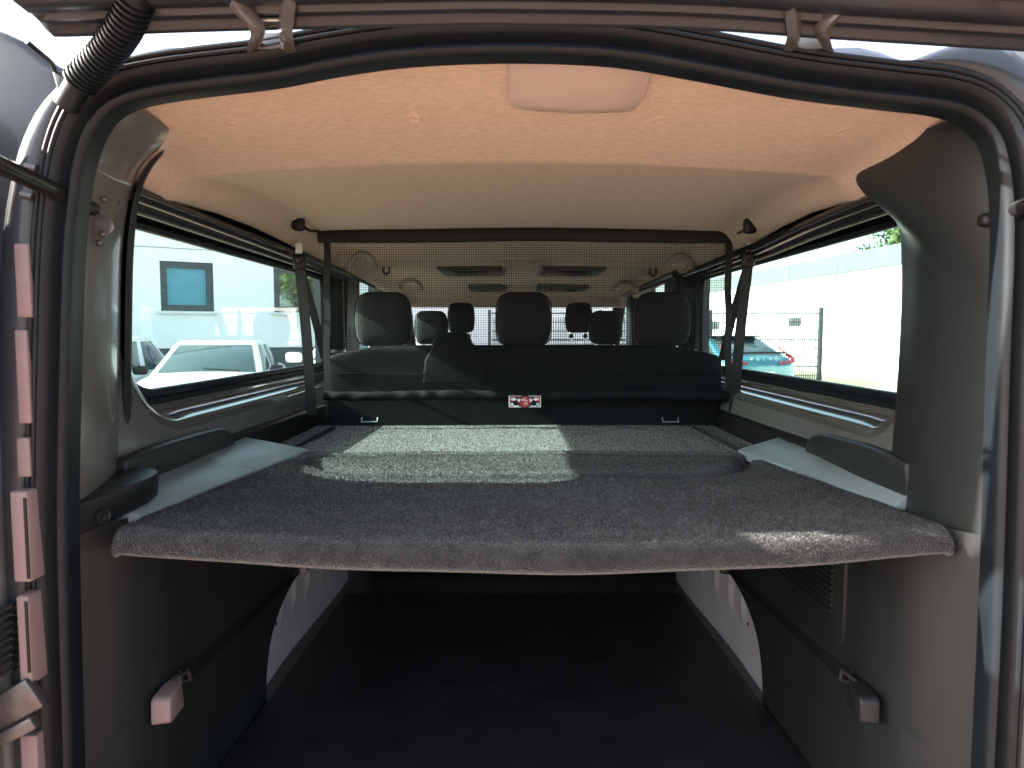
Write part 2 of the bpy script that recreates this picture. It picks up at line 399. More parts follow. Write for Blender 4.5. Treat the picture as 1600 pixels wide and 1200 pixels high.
# strut bracket on the pillar with its screws
b = B(); b.prism([(-.5,-.5),(.45,-.25),(.55,.1),(.3,.35),(-.5,.5)], lambda u, v: P(140+u*50, 352+v*52, 1.14)+Vector((.012,0,0)), lambda u, v: P(140+u*50, 352+v*52, 1.14)+Vector((.004,.004,0)))
br = vb(b, 'strut_bracket', 'paint_in', bev=.001)
for px, py in ((148,366),(150,312),(143,380)):
    b = B(); b.lathe([(.0,.006),(.003,.005),(.0045,.002),(.006,0)], P(px, py, 1.14)+Vector((.013,-.002,0)), (.8,-.6,0), 14); vb(b, 'bolt', 'dark_steel', br)

# --- right rear pillar trim: dark grey plastic
A_ = [(1505,170,1.08),(1536,196,1.085),(1556,240,1.085),(1566,300,1.085),(1569,400,1.085),(1567,500,1.085),(1565,600,1.085),(1562,720,1.085),(1560,865,1.085)]
B_ = [(1470,192,1.15),(1372,233,1.36),(1328,268,1.45),(1350,305,1.45),(1398,346,1.41),(1407,420,1.385),(1403,550,1.38),(1393,690,1.375),(1381,803,1.37)]
ea, eb = edge_curve(A_, 72), edge_curve(B_, 72)
b = B(); rows = []
for k, (a, c) in enumerate(zip(ea, eb)):
    f = smoothstep(0, 18, k); row = []
    for j in range(17):
        t = j/16; p = a.lerp(c, t)
        p += Vector((-.034*f*math.sin(math.pi*t**.8)**1.1, -.004, -.006*(1-f)*math.sin(math.pi*t)))
        row.append(p)
    row += [c+Vector((.012,.014,.0)), c+Vector((.04,.024,0)), c+Vector((.10,.03,0))]
    rows.append(row)
b.grid(rows); rp = vb(b, 'pillar_trim', 'plastic', sharp=60)

# --- side structure, mirrored: window, frame, sill, belt trim, outer wall
def rrect(y0, y1, z0, z1, rs, n=12):
    """rounded rectangle in (y,z), corner radii (y0z0, y1z0, y1z1, y0z1)"""
    out = []
    for (cy, cz, r, a0) in ((y0+rs[0], z0+rs[0], rs[0], math.pi), (y1-rs[1], z0+rs[1], rs[1], 1.5*math.pi), (y1-rs[2], z1-rs[2], rs[2], 0), (y0+rs[3], z1-rs[3], rs[3], .5*math.pi)):
        for k in range(n+1):
            a = a0+.5*math.pi*k/n; out.append(Vector((0, cy+r*math.cos(a), cz+r*math.sin(a))))
    res = []
    N = len(out)
    for i in range(N):                        # fill the straight runs so that the rail can bend
        a, c = out[i], out[(i+1) % N]; m = max(1, int((c-a).length/.06))
        res += [a.lerp(c, k/m) for k in range(m)]
    return res
def wall_ring(b, path, x, y0, y1, z0, z1):
    N = len(path); c = Vector((0, (y0+y1)/2, (z0+z1)/2)); inner, outer = [], []
    cy = sum(p.y for p in path)/N; cz = sum(p.z for p in path)/N
    for p in path:
        dy, dz = p.y-cy, p.z-cz
        t = min(((y1-cy)/dy if dy > 1e-6 else (y0-cy)/dy if dy < -1e-6 else 1e9), ((z1-cz)/dz if dz > 1e-6 else (z0-cz)/dz if dz < -1e-6 else 1e9))
        inner.append((x, p.y, p.z)); outer.append((x, cy+dy*t, cz+dz*t))
    # corners of the outer rectangle
    b.grid([inner, outer], True)
for s in (-1, 1):
    XG = .838
    path = rrect(1.43, 3.12, .795, 1.165, (.20 if s < 0 else .07, .06, .05, .05))
    N = len(path)
    kl = max(i for i in range(N) if path[i].y > 3.0 and path[i].z < .862)
    def off(i, o):
        i %= N; d = path[(i+1) % N]-path[i-1]; d.normalize(); return path[i]+Vector((0, d.z, -d.y))*o
    win = B(); V = [win.bm.verts.new((s*XG, p.y, p.z)) for p in path]; win.cap(V)
    wo = vb(win, 'side_window', 'glass', smooth=False)
    def ring(prof, name, mat, parent, ids, sharp=60):
        b = B(); b.grid([[Vector((s*(XG-i_), 0, 0))+off(i, o) for o, i_ in prof] for i in ids])
        return vb(b, name, mat, parent, sharp=sharp)
    ring([(-.006,.0),(-.006,.010),(-.002,.015),(.006,.017),(.014,.014),(.018,.008),(.026,.010),(.030,.014)], 'gasket', 'rubber', wo, range(N+1))
    fl = [(.026,.006),(.030,.012),(.036,.014),(.044,.014),(.0470,.017),(.0482,.024),(.063,.068),(.066,.075),(.071,.079),(.088,.082)]
    ring(fl, 'window_flange', 'sill_paint', wo, range(0, kl+1))
    ring(fl, 'upper_flange', 'black', wo, range(kl, N+1))
    # inner painted panel below the flange
    b = B(); rows = []
    for i in range(0, kl+1):
        p = off(i, .087); f = [0, .12, .3, .6, 1]
        rows.append([Vector((s*(XG-.0815-.012*math.sin(math.pi*.5*t)), p.y, p.z+(.59-p.z)*t)) for t in f])
    first = [q+Vector((0, -.12, 0)) for q in rows[0]]; last_ = [q+Vector((0, .1, 0)) for q in rows[-1]]
    b.grid([first]+rows+[last_]); vb(b, 'inner_panel', 'paint_in', sharp=60)
    # lower filler behind the load space corner
    # outer wall
    b = B(); wall_ring(b, [off(i, .012) for i in range(N)], s*.846, 1.07, 3.22, .45, 1.30)
    b.box((s*.86, 3.3, .10), (.08, 4.5, .70)); b.box((s*.86, 3.35, 1.34), (.12, 4.55, .10))
    b.box((s*.86, 3.30, .85), (.08, .16, .9)); b.box((s*.85, 4.50, .85), (.08, .22, .9)); b.box((s*.85, 5.6, .60), (.08, 2.2, .35)); b.box((s*.85, 3.9, .62), (.08, 1.3, .32))
    vb(b, 'outer_wall', 'paint', smooth=False)
    # top rails between headliner and window
    b = B(); b.tube([(s*(.728+(shr(D) if s > 0 else 0)), D, 1.198-.008*(D-1.3)) for D in np.linspace(1.25, 3.2, 12)], .016, 10); vb(b, 'roof_rail', 'gloss_black')
    b = B(); b.tube([(s*(.752+(shr(D) if s > 0 else 0)), D, 1.183-.004*(D-1.3)) for D in np.linspace(1.28, 3.2, 12)], .0155, 10); vb(b, 'roof_rail', 'black')
    b = B(); b.prism([(.712,1.196),(.735,1.202),(.82,1.212),(.82,1.19),(.765,1.176),(.745,1.18)], lambda u, v: Vector((s*u, 1.2, v+.012)), lambda u, v: Vector((s*(u+(.045 if s > 0 and u < .8 else 0)), 3.2, v+.002))); vb(b, 'rail_cover', 'black', bev=.004)
    # belt trim along the foot of the panel
    b = B(); b.prism([(.725,.60),(.732,.655),(.74,.664),(.77,.665),(.77,.58),(.725,.58)], lambda u, v: Vector((s*u, 1.35, v)), lambda u, v: Vector((s*u, 2.75, v-.01))); vb(b, 'belt_trim', 'black', bev=.004)
    # raised rest above the ledge
    de = 1.80 if s < 0 else 1.70
    d0 = 1.30 if s < 0 else 1.27
    prof = [(d0,.62),(d0,.694),(1.45,.699),(de-.16,.696),(de-.06,.693),(de-.02,.685),(de+.01,.668),(de+.02,.62)]
    b = B(); b.prism(prof, lambda u, v: Vector((s*(.722-(v-.62)*.05), u, v)), lambda u, v: Vector((s*.752, u, v))); vb(b, 'shelf_rest', 'plastic', bev=.007, seg=3)

def ledge_x(s, D):
    f = (D-1.08)/.8; return (-.659+.105*f) if s < 0 else (.726-.108*f)
# --- ledges each side of the shelf (two panels each, split across)
for s in (-1, 1):
    xi = lambda D: ledge_x(s, D)
    for D0, D1 in ((1.20 if s < 0 else 1.27, 1.612), (1.620, 1.90)):
        b = B(); v = []
        b.prism([(xi(D0), D0), (xi(D1), D1), (s*.74, D1+.02), (s*.74, D0)], lambda u, w_: Vector((u, w_, .586+.16*max(0, abs(u)-.6))), lambda u, w_: Vector((u, w_, (.614 if abs(u) < .735 else .646))))
        vb(b, 'side_ledge', 'ledge', bev=.003)
# corner bracket left
plan = [(-.682,1.088),(-.667,1.14),(-.654,1.20),(-.647,1.25),(-.652,1.285),(-.668,1.31),(-.70,1.325),(-.76,1.33),(-.78,1.088)]
b = B(); b.prism(plan, lambda u, v: Vector((u-.004, v, .608+.02*(v-1.09)/.2)), lambda u, v: Vector((u, v, .662+.012*(v-1.09)/.2)))
cb = vb(b, 'corner_bracket', 'black', bev=.006, seg=3, sharp=30)
b = B(); b.lathe([(.0,.000),(.004,.0015),(.0085,.0015),(.010,.004),(.012,.004),(.0135,0)], P(160,806,1.135)+Vector((.004,-.004,0)), (1,-.32,0), 22); vb(b, 'screw', 'black', cb)

# --- lower side trim panels, wheel arches, floor
def trim_x(s, D, z):
    x = interp([1.07,1.10,1.14,1.19,1.26,1.4,1.8,2.2], [.762,.742,.712,.680,.657,.645,.632,.63], D)
    return s*(x if s > 0 else x-.012) 
arc = cr([Vector((0,1.72,-.01)), Vector((0,1.73,.07)), Vector((0,1.77,.15)), Vector((0,1.85,.20)), Vector((0,1.98,.232)), Vector((0,2.2,.245)), Vector((0,2.46,.25))], 40)
def arc_D(z): return interp([p.z for p in arc], [p.y for p in arc], z)
for s in (-1, 1):
    b = B(); rows = []
    for k in range(37):
        z = (-.01+.26*k/24) if k <= 24 else (.25+.36*(k-24)/12); De = arc_D(z) if z < .25 else 2.45
        rows.append([Vector((trim_x(s, D, z)+s*.03*(1-smoothstep(0,.06,z))*0, D, z)) for D in [1.07+(De-1.07)*(j/40)**1.3 for j in range(41)]])
    b.grid(rows)
    rows = [[Vector((trim_x(s, p.y, p.z), p.y, p.z)), Vector((trim_x(s, p.y, p.z)+s*.012, p.y+.012, p.z-.004)), Vector((trim_x(s, p.y, p.z)+s*.05, p.y+.012, p.z-.004))] for p in arc]
    b.grid(rows)
    tr = vb(b, 'side_trim', 'plastic', sharp=60)
    # wheel arch with pressed ribs
    b = B(); rows = []
    for k in range(41):
        z = -.01+.5*k/40; row = []
        for j in range(91):
            D = 1.66+.95*j/90
            x = s*(.652-.03*smoothstep(1.9, 2.6, D))
            for c, hw in ((1.83,.012),(1.93,.014),(2.04,.014),(2.16,.016),(2.30,.016)):
                x -= s*.010*math.exp(-((D-c+.05*(z-.2))/hw)**2)*smoothstep(.10, .16, z)
            row.append(Vector((x, D, z)))
        rows.append(row)
    b.grid(rows); wa = vb(b, 'wheel_arch', 'arch_paint', sharp=70)
    for D, z in ((1.885,.13),(2.02,.25)):
        b = B(); b.lathe([(0,.003),(.004,.003),(.006,.0)], (s*.650, D, z), (-s,0,0), 12); vb(b, 'plug', 'dark_steel', wa)
    # cargo rail groove with its tie-down latch
    b = B()
    b.prism([(.245,.0),(.252,.008),(.277,.008),(.285,.0),(.280,-.012),(.250,-.012)], lambda u, v: Vector((trim_x(s,1.31,u)-s*(v-.001), 1.31, u)), lambda u, v: Vector((trim_x(s,2.08,u)-s*(v-.001), 2.08, u-.02)))
    rail = vb(b, 'cargo_rail', 'black', bev=.002)
    for D, zz in ((1.255,.262),(2.02,.25)):
        X = trim_x(s, D, .25)-s*.004
        b = B(); bod = [(-.052,.018),(-.045,-.004),(-.012,-.028),(.045,-.032),(.052,-.026),(.050,.012),(.043,.020),(.005,.024)]
        k_ = 1 if D < 1.5 else .6
        b.prism(bod, lambda u, v: Vector((X, D-u*k_, zz+v*k_)), lambda u, v: Vector((X-s*.034*(.35 if u < -.03 else 1)*k_, D-u*.93*k_, zz+v*.9*k_)))
        la = vb(b, 'tie_down', 'plastic' if s > 0 else 'pink_lit', bev=.004, seg=3)  # left latch carries the pinkish light in its colour, right one plain
        b = B(); b.tube([Vector((X-s*.012, D+.015, zz+.018)), Vector((X-s*.026, D+.012, zz+.030)), Vector((X-s*.030, D+.035, zz+.030)), Vector((X-s*.028, D+.045, zz+.008)), Vector((X-s*.01, D+.045, zz+.002))], .0035, 8); vb(b, 'hook', 'dark_steel', la)
# vent grille, right side trim
XV = lambda D: trim_x(1, D, .4)
b = B(); vp = [(1.335,.575),(1.335,.335),(1.345,.315),(1.365,.305),(1.40,.302),(1.72,.285),(1.75,.30),(1.75,.575)]
b.prism(vp, lambda u, v: Vector((XV(u)-interp([1.6,1.75],[.006,-.004],u), u, v)), lambda u, v: Vector((XV(u)+.012, u, v)))
vg = vb(b, 'vent_grille', 'plastic', bev=.003)
for k in range(16):
    z = .372+.0118*k
    b = B(); b.prism([(0,0),(-.004,-.001),(-.005,.003),(0,.0065)], lambda u, v: Vector((XV(1.375)-.0055+u, 1.375, z+v)), lambda u, v: Vector((XV(1.70)-.0055+u, 1.70, z+v-.008))); vb(b, 'slat', 'plastic', vg, sharp=20)
b = B(); b.grid([[Vector((-.80,1.03,-.004)), Vector((.80,1.03,-.004))],[Vector((-.80,5.6,-.004)), Vector((.80,5.6,-.004))]]); vb(b, 'load_floor', 'dark_steel', smooth=False)
b = B(); b.box((0,4.0,.002),(1.5,2.5,.006)); vb(b, 'bounce_floor', 'bounce_grey', smooth=False)  # pale sheet added over the floor to bounce sunlight onto the ceiling
b = B(); b.box((0,.99,-.12), (1.75,.14,.22)); vb(b, 'rear_bumper', 'plastic', bev=.03, seg=4)

# --- blocks on the left rear corner (lamp mounts) and the right corner plate
def block(px0, px1, py0, py1, D, dep, name, mat, parent=None, bev=.003):
    a, c = P(px0, py0, D), P(px1, py1, D); b = B()
    b.box(((a.x+c.x)/2, D+dep/2, (a.z+c.z)/2), (abs(a.x-c.x), dep, abs(a.z-c.z)))
    return vb(b, name, mat, parent, bev=bev, seg=3)
for s in (-1, 1):
    b = B(); b.superbox((s*.865, .992, .60), (.16, .14, 1.36), .3, 28, 22); vb(b, 'sun_blocker', 'paint_in', sharp=80)  # added out of frame, stands in for the tail lamps, blocks low sun
lam = block(-60, 22, 340, 1300, 1.043, .06, 'lamp_housing', 'grey_fit', bev=.012)
for (x0, x1, y0, y1, D) in ((20,49,380,496,1.040),(21,48,515,662,1.040),(24,47,684,746,1.040),(14,48,768,910,1.022),(24,50,932,1072,1.018)):
    block(x0, x1, y0, y1, D, .04, 'lamp_clip', 'pink_lit', lam)
block(35, 46, 778, 905, 1.0205, .01, 'clip_slot', 'black', lam, bev=.001); block(37, 47, 940, 1052, 1.0165, .01, 'clip_slot', 'black', lam, bev=.001)
for k in range(9):
    a = P(-14, 962+k*12.5, 1.030); c = P(24, 944+k*12.5, 1.030); b = B(); b.bar(a, c, .012, .0045); vb(b, 'louvre', 'black', lam)
a = P(-10,1120,1.02); c = P(60,1078,1.02); b = B(); b.bar(a, c, .02, .05); b.bar(P(-10,1160,1.01), P(58,1125,1.01), .02, .02); vb(b, 'latch', 'dark_steel', lam, bev=.004)
block(30, 62, 1150, 1260, 1.03, .03, 'lamp_clip', 'pink_lit', lam)
pl = block(1553, 1592, 124, 165, 1.075, .02, 'corner_plate', 'dark_steel', bev=.002)
b = B(); b.lathe([(0,.008),(.006,.007),(.009,.003),(.010,0)], P(1572,143,1.07), (0,-1,0), 18); vb(b, 'bolt', 'dark_steel', pl)
for px, py in ((48,262),(42,306)):
    b = B(); b.tube([P(px-8, py-2, 1.043), P(px+10, py+2, 1.043)], .006, 10); vb(b, 'rubber_stop', 'dark_steel')

# --- tailgate, raised over the opening
edge = cr([P(x, y, 1.0) for x, y in ((58,30),(82,56),(110,58),(300,51),(620,43),(800,41),(1080,47),(1300,62),(1620,82),(1700,88))], 90)
b = B(); rows = []
for dD, dz in ((.012,.012),(.004,.002),(0,0),(-.006,.003),(-.012,.011),(-.018,.013),(-.024,.009),(-.032,.009),(-.036,.016),(-.044,.018),(-.050,.010),(-.075,.012),(-.082,.022),(-.095,.026),(-.102,.018),(-.14,.02),(-.2,.045),(-.4,.14),(-.8,.32),(-1.15,.44)):
    rows.append([Vector((p.x*(1+.02*min(-dD, .4)), 1.0+dD, p.z+dz)) for p in edge])
b.grid(rows)
tg = vb(b, 'tailgate', 'paint', sharp=60, solid=.012)
for cx, mir in ((428,1),(1258,-1)):
    ar = []
    for sgn in (-1, 1):
        f = sgn*1.0
        pts = [P(cx+f*62*(1 if sgn*mir < 0 else .45), -40, .94), P(cx+f*52*(1 if sgn*mir < 0 else .5), 2, .96), P(cx+f*22, 38, .99), P(cx+f*24, 58, 1.02), P(cx+f*33, 82, 1.10)]
        pts = [p+Vector((0, -.012, -.012)) for p in pts]
        b = B(); c_ = cr(pts, 24); rows = [[p+Vector((.010*sgn,0,0)), p+Vector((0,-.008,-.004)), p+Vector((-.010*sgn,0,.004)), p+Vector((-.008*sgn,.01,.012))] for p in c_]
        b.grid(rows, True); ar.append(vb(b, 'hinge_arm', 'paint_in', tg, sharp=80))
    a, c = P(cx-27,70,1.06), P(cx+27,70,1.06); b = B(); b.box((a+c)/2, ((c-a).length, .03, .024)); vb(b, 'hinge_plate', 'paint_in', tg, bev=.003)
    a, c = P(cx-22,33,.985), P(cx+22,33,.985); b = B(); b.box((a+c)/2, ((c-a).length, .012, .006)); vb(b, 'hinge_pin', 'steel', tg, bev=.002)
# cable conduit with corrugations
cpath = cr([P(226,-40,.92), P(212,0,.94), P(196,40,.965), P(165,85,1.0), P(128,125,1.03), P(104,165,1.045)], 180)
b = B(); b.tube(cpath, .02, 16, radii=[(.0235 if (i//3) % 2 else .0185) if 24 < i < 150 else .0175 for i in range(180)]); vb(b, 'cable_conduit', 'rubber', tg, sharp=30)
b = B(); b.prism([(82,112),(110,112),(98,170)], lambda u, v: P(u, v, 1.035), lambda u, v: P(u, v, 1.05)); vb(b, 'conduit_boot', 'rubber', tg, bev=.002)
b = B(); b.tube(cr([P(42,65,1.0), P(62,82,1.02), P(80,98,1.03), P(86,112,1.035)], 20), .0035, 8); vb(b, 'wire', 'black', tg)
# gas struts
for pts, nm in (([P(-120,200,.72), P(0,258,.95), P(95,303,1.06)], 0), ([P(1760,270,.8), P(1640,305,.98), P(1583,330,1.06)], 1)):
    b = B(); b.tube(pts, .0125, 16); gs = vb(b, 'gas_strut', 'gloss_black')
    e = pts[-1]; t_ = P(141,325,1.12) if nm == 0 else P(1543,344,1.10)
    b = B(); b.tube([e, e.lerp(t_, .6), t_], .007, 12); vb(b, 'rod', 'gloss_black', gs)
    b = B(); b.superbox(t_, (.026,.026,.022), .8, 16, 10); vb(b, 'ball_socket', 'black', gs)
    b = B(); b.tube([t_, t_+Vector((-.03 if nm == 0 else .03, .01, -.002))], .006, 10); vb(b, 'ball_stud', 'steel', gs)

# --- ceiling fittings further forward
for px, py, sz in ((566,405,1.0),(640,447,1.0),(1062,408,1.0),(976,451,1.0)):
    p = ceil_pt(px, py-14, 2.4)+Vector((0,0,-.030)); s = 1 if px > 800 else -1
    b = B(); r_ = .016*p.y*.95
    b.tube(cr([p+Vector((-r_,0,-.030)), p+Vector((-r_*.95,-.004,.005-.02)), p+Vector((-r_*.3,-.01,.012)), p+Vector((r_*.5,-.01,.010)), p+Vector((r_,-.004,-.012)), p+Vector((r_*.95,0,-.038))], 20), .011, 10, radii=[.019,.017,.015]+[.012]*14+[.015,.017,.019]); vb(b, 'grab_handle', 'grey_light')
for px, py in ((604,425),(1020,428)):
    p = ceil_pt(px, py-8, 2.4)+Vector((0,0,-.005)); b = B(); b.tube(cr([p+Vector((-.012,0,.01)), p+Vector((-.014,-.01,-.02)), p+Vector((0,-.015,-.03)), p+Vector((.014,-.01,-.02)), p+Vector((.012,0,.01))], 14), .006, 8); vb(b, 'coat_hook', 'grey_fit')
for (x0, x1, py, nm) in ((690,785,424,'air_vent'),(845,940,424,'air_vent'),(735,792,452,'air_vent'),(838,915,452,'air_vent'),(778,852,406,'dome_lamp'),(785,840,443,'dome_lamp')):
    p, q = ceil_pt(x0, py, 2.5), ceil_pt(x1, py, 2.5); D = (p.y+q.y)/2; c = (p+q)/2
    b = B(); b.box((c.x, D, c.z+.006), (abs(q.x-p.x), .42 if nm == 'air_vent' else .14, .034 if nm == 'air_vent' else .03), taper=1.05); v_ = vb(b, nm, 'grey_fit' if nm == 'air_vent' else 'cover', bev=.006)
    if nm == 'air_vent':
        b = B(); b.box((c.x, D-.05, c.z-.012), (abs(q.x-p.x)*.55, .2, .006)); vb(b, 'outlet', 'black', v_, bev=.001)
# front end: header, windscreen, dashboard, pillars
b = B(); b.prism([(-.8,1.10),(.8,1.10),(.8,1.42),(-.8,1.42)], lambda u, v: Vector((u, 4.86, v+.03-.04*u*u)), lambda u, v: Vector((u, 4.95, v+.03-.04*u*u))); vb(b, 'header', 'cover', bev=.02)
b = B(); b.grid([[Vector((-.75,4.98,1.25)), Vector((.75,4.98,1.25))],[Vector((-.8,5.9,.72)), Vector((.8,5.9,.72))]]); vb(b, 'windscreen', 'screen_glass', smooth=False)
b = B(); b.prism([(5.2,.2),(5.2,.74),(5.35,.80),(5.9,.72),(6.1,.2)], lambda u, v: Vector((-.86, u, v)), lambda u, v: Vector((.86, u, v))); vb(b, 'dashboard', 'black', bev=.02)
for s in (-1, 1):
    b = B(); b.bar((s*.76,4.9,1.25), (s*.84,5.95,.70), .09, .06); vb(b, 'front_pillar', 'black', bev=.01)
    b = B(); b.prism([(3.20,.55),(3.20,1.22),(3.44,1.22),(3.40,.9),(3.42,.55)], lambda u, v: Vector((s*(.735+.03*(v<.8)), u, v)), lambda u, v: Vector((s*.82, u, v))); vb(b, 'middle_pillar', 'black', bev=.015, seg=3)
    b = B(); b.prism([(4.40,.55),(4.40,1.20),(4.60,1.20),(4.60,.55)], lambda u, v: Vector((s*.74, u, v)), lambda u, v: Vector((s*.81, u, v))); vb(b, 'middle_pillar', 'black', bev=.015, seg=3)
    b = B(); b.box((s*.79,4.3,.60), (.06,2.2,.32)); vb(b, 'door_trim', 'black', bev=.015)
    for y0, y1 in ((3.40,4.42),(4.60,5.3)):
        b = B(); b.grid([[Vector((s*.83,y0,.74)), Vector((s*.83,y1,.74))],[Vector((s*.83,y0,1.30)), Vector((s*.83,y1,1.30))]]); vb(b, 'door_window', 'glass', smooth=False)
    b = B(); b.tube([(s*.735,D,1.195-.012*(D-3.2)) for D in np.linspace(3.2,4.9,8)], .018, 8); vb(b, 'roof_rail', 'gloss_black')

# --- seat belts
for s in (-1, 1):
    top = P(468,402,2.30) if s < 0 else P(1169,399,2.30)
    foot = P(487,648,2.36) if s < 0 else P(1146,648,2.40)
    side = P(507,560,2.52) if s < 0 else P(1128,563,2.56)
    b = B(); b.box(top+Vector((0,.0,-.012)), (.042,.02,.055)); belt = vb(b, 'seat_belt_anchor', 'black', bev=.008, seg=3)
    b = B(); b.box(top+Vector((.002,-.012,.028)), (.022,.003,.034)); vb(b, 'tab', 'white_tab', belt, bev=.001)
    b = B(); b.lathe([(0,.006),(.010,.006),(.014,.003),(.015,0)], top+Vector((.004,-.01,-.004)), (0,-1,0), 18); vb(b, 'bolt', 'black', belt)
    for e, wd in ((foot,.034),(side,.028)):
        a = top+Vector((0,0,-.03)); b = B(); mid = a.lerp(e, .5)+Vector((-s*.004,0,0)); pts = cr([a, mid, e], 12)
        rows = [[p+Vector((-wd/2,-.001,0)), p+Vector((wd/2,-.001,0)), p+Vector((wd/2,.001,0)), p+Vector((-wd/2,.001,0))] for p in pts]; b.grid(rows, True); vb(b, 'strap', 'webbing', belt)

# ------------------------------------------------------------------ rubber floor mat
b = B(); b.prism([(-.62,1.05),(.63,1.05),(.625,1.7),(.60,2.45),(-.59,2.45),(-.615,1.7)], lambda u, v: Vector((u, v, -.001)), lambda u, v: Vector((u, v, .005)))
tag(b.build('floor_mat', 'mat', smooth=False), 'black rubber mat covering the load floor below the carpeted shelf', 'floor mat')

# ------------------------------------------------------------------ parcel shelf
shelf = empty('parcel_shelf', (0.03, 1.5, .56)); SOFF = Vector((0.03, 1.5, .56))
tag(shelf, 'grey carpeted parcel shelf spanning the load space, with pressed trapezoid groove', 'parcel shelf')
def sb(b, name, mat, parent=None, **k):
    bmesh.ops.translate(b.bm, verts=b.bm.verts, vec=-SOFF); return b.build(name, mat, parent or shelf, **k)
ZS = .612
def lid_x(s, D):
    f = (D-1.08)/.8
    xl = -.655+.105*f; xr = .722-.108*f
    return xl+(xr-xl)*(s+1)/2
def front_D(s): return 1.030+.085*abs(s)**2.2
GC = [(-.515,1.80),(.575,1.80),(.555,1.665),(.36,1.575),(-.20,1.545),(-.40,1.60)]
GC = cr([Vector((x, y, 0)) for x, y in [(-.50,1.835),(.58,1.835),(.60,1.80),(.545,1.66),(.44,1.585),(.15,1.56),(-.18,1.565),(-.36,1.60),(-.475,1.70),(-.53,1.80),(-.50,1.835)]], 240)
GA = np.array([(p.x, p.y) for p in GC])
def groove(x, y):
    d = math.sqrt(((GA-np.array((x, y)))**2).sum(1).min()); return -.026*math.exp(-(d/.019)**2)
def lid_z(x, y):
    z = ZS + .0022*math.sin(5.1*x+1.3)*math.sin(4.3*y) + .0012*math.sin(17*x+3*y) + .0008*math.sin(29*y-7*x)
    return z+groove(x, y)
NX, Rr = 150, .026
b = B(); rows = []
fr = [i/95 for i in range(96)]
for f in fr:
    row = []
    for i in range(NX+1):
        s = 2*i/NX-1; Df = front_D(s)+Rr; D = 1.885+(Df-1.885)*f
        x = lid_x(s, D); row.append(Vector((x, D, lid_z(x, D) - .006*smoothstep(.02, 0, 1.885-D) - .006*(smoothstep(.985, 1, abs(s))))))
    rows.append(row)
for k in range(1, 9):
    a = math.pi/2*k/8*1.15
    row = []
    for i in range(NX+1):
        s = 2*i/NX-1; Df = front_D(s)+Rr; x = lid_x(s, Df)*(1-.0*k)
        row.append(Vector((x, Df-Rr*math.sin(a), lid_z(x, Df)-.006*(smoothstep(.985, 1, abs(s)))-(Rr*1.1)*(1-math.cos(a)))))
    rows.append(row)
last = rows[-1]
rows.append([p+Vector((0,.01,-.008)) for p in last]); rows.append([p+Vector((0,.06,-.008)) for p in last])
rows.append([Vector((p.x,1.88,ZS-.035)) for p in last])
b.grid(rows)
for side in (0, -1):                       # side skirts
    r_ = [r[side] for r in rows[:-3]]; b.grid([r_, [Vector((p.x, p.y, min(p.z-.004, ZS-.035))) for p in r_]])
lid_rows = rows
lid = sb(b, 'shelf_lid', 'carpet', sharp=60)
# rear panel, slightly lower, wall to wall
def back_z(x, y): return ZS-.014+.0018*math.sin(4*x+.7)*math.sin(6*y)
b = B(); rows2 = [[Vector((-.70+1.42*i/60, D, back_z(-.70+1.42*i/60, D))) for i in range(61)] for D in np.linspace(1.86, 2.52, 24)]
b.grid(rows2); rp_ = [Vector((p.x, p.y, p.z-.03)) for p in rows2[0]]; b.grid([rows2[0], rp_]); back = sb(b, 'rear_panel', 'carpet', sharp=60)
# carpet pile: short fibres standing on both panels
def pile(rows, n, name, parent, ln):
    G = np.array([[tuple(p) for p in r] for r in rows]); nr, nc = G.shape[:2]
    A = G[:-1, :-1]; Bq = G[1:, :-1]; C = G[:-1, 1:]
    area = np.linalg.norm(np.cross(Bq-A, C-A), axis=2).ravel(); pr = area/area.sum()
    idx = rng.choice(len(pr), n, p=pr); i, j = idx//(nc-1), idx % (nc-1)
    u = rng.random((n, 1)); v = rng.random((n, 1))
    p = (G[i, j]*(1-u)*(1-v)+G[i+1, j]*u*(1-v)+G[i, j+1]*(1-u)*v+G[i+1, j+1]*u*v)
    nn = np.cross(Bq-A, C-A).reshape(-1, 3)[idx]; nn /= np.linalg.norm(nn, axis=1, keepdims=True)
    nn[nn[:, 2] < -.25] *= -1
    t = rng.normal(size=(n, 3)); d = nn+t*.55; d /= np.linalg.norm(d, axis=1, keepdims=True)
    sd = np.cross(d, rng.normal(size=(n, 3))); sd /= np.linalg.norm(sd, axis=1, keepdims=True)
    L = ln*(.6+.8*rng.random((n, 1))); wv = .00055
    vt = np.stack([p-sd*wv, p+sd*wv, p+d*L], 1).reshape(-1, 3)-np.array(SOFF)
    me = bpy.data.meshes.new(name); me.vertices.add(n*3); me.vertices.foreach_set('co', vt.ravel())
    me.loops.add(n*3); me.loops.foreach_set('vertex_index', np.arange(n*3)); me.polygons.add(n); me.polygons.foreach_set('loop_start', np.arange(n)*3)
    me.update(calc_edges=True); me.materials.append(M['pile'])
    o = bpy.data.objects.new(name, me); col.objects.link(o); o.parent = parent; o['kind'] = 'stuff'
pile(lid_rows[:-2], 300000, 'carpet_pile', lid, .0042)
pile(rows2, 70000, 'carpet_pile', back, .0042)

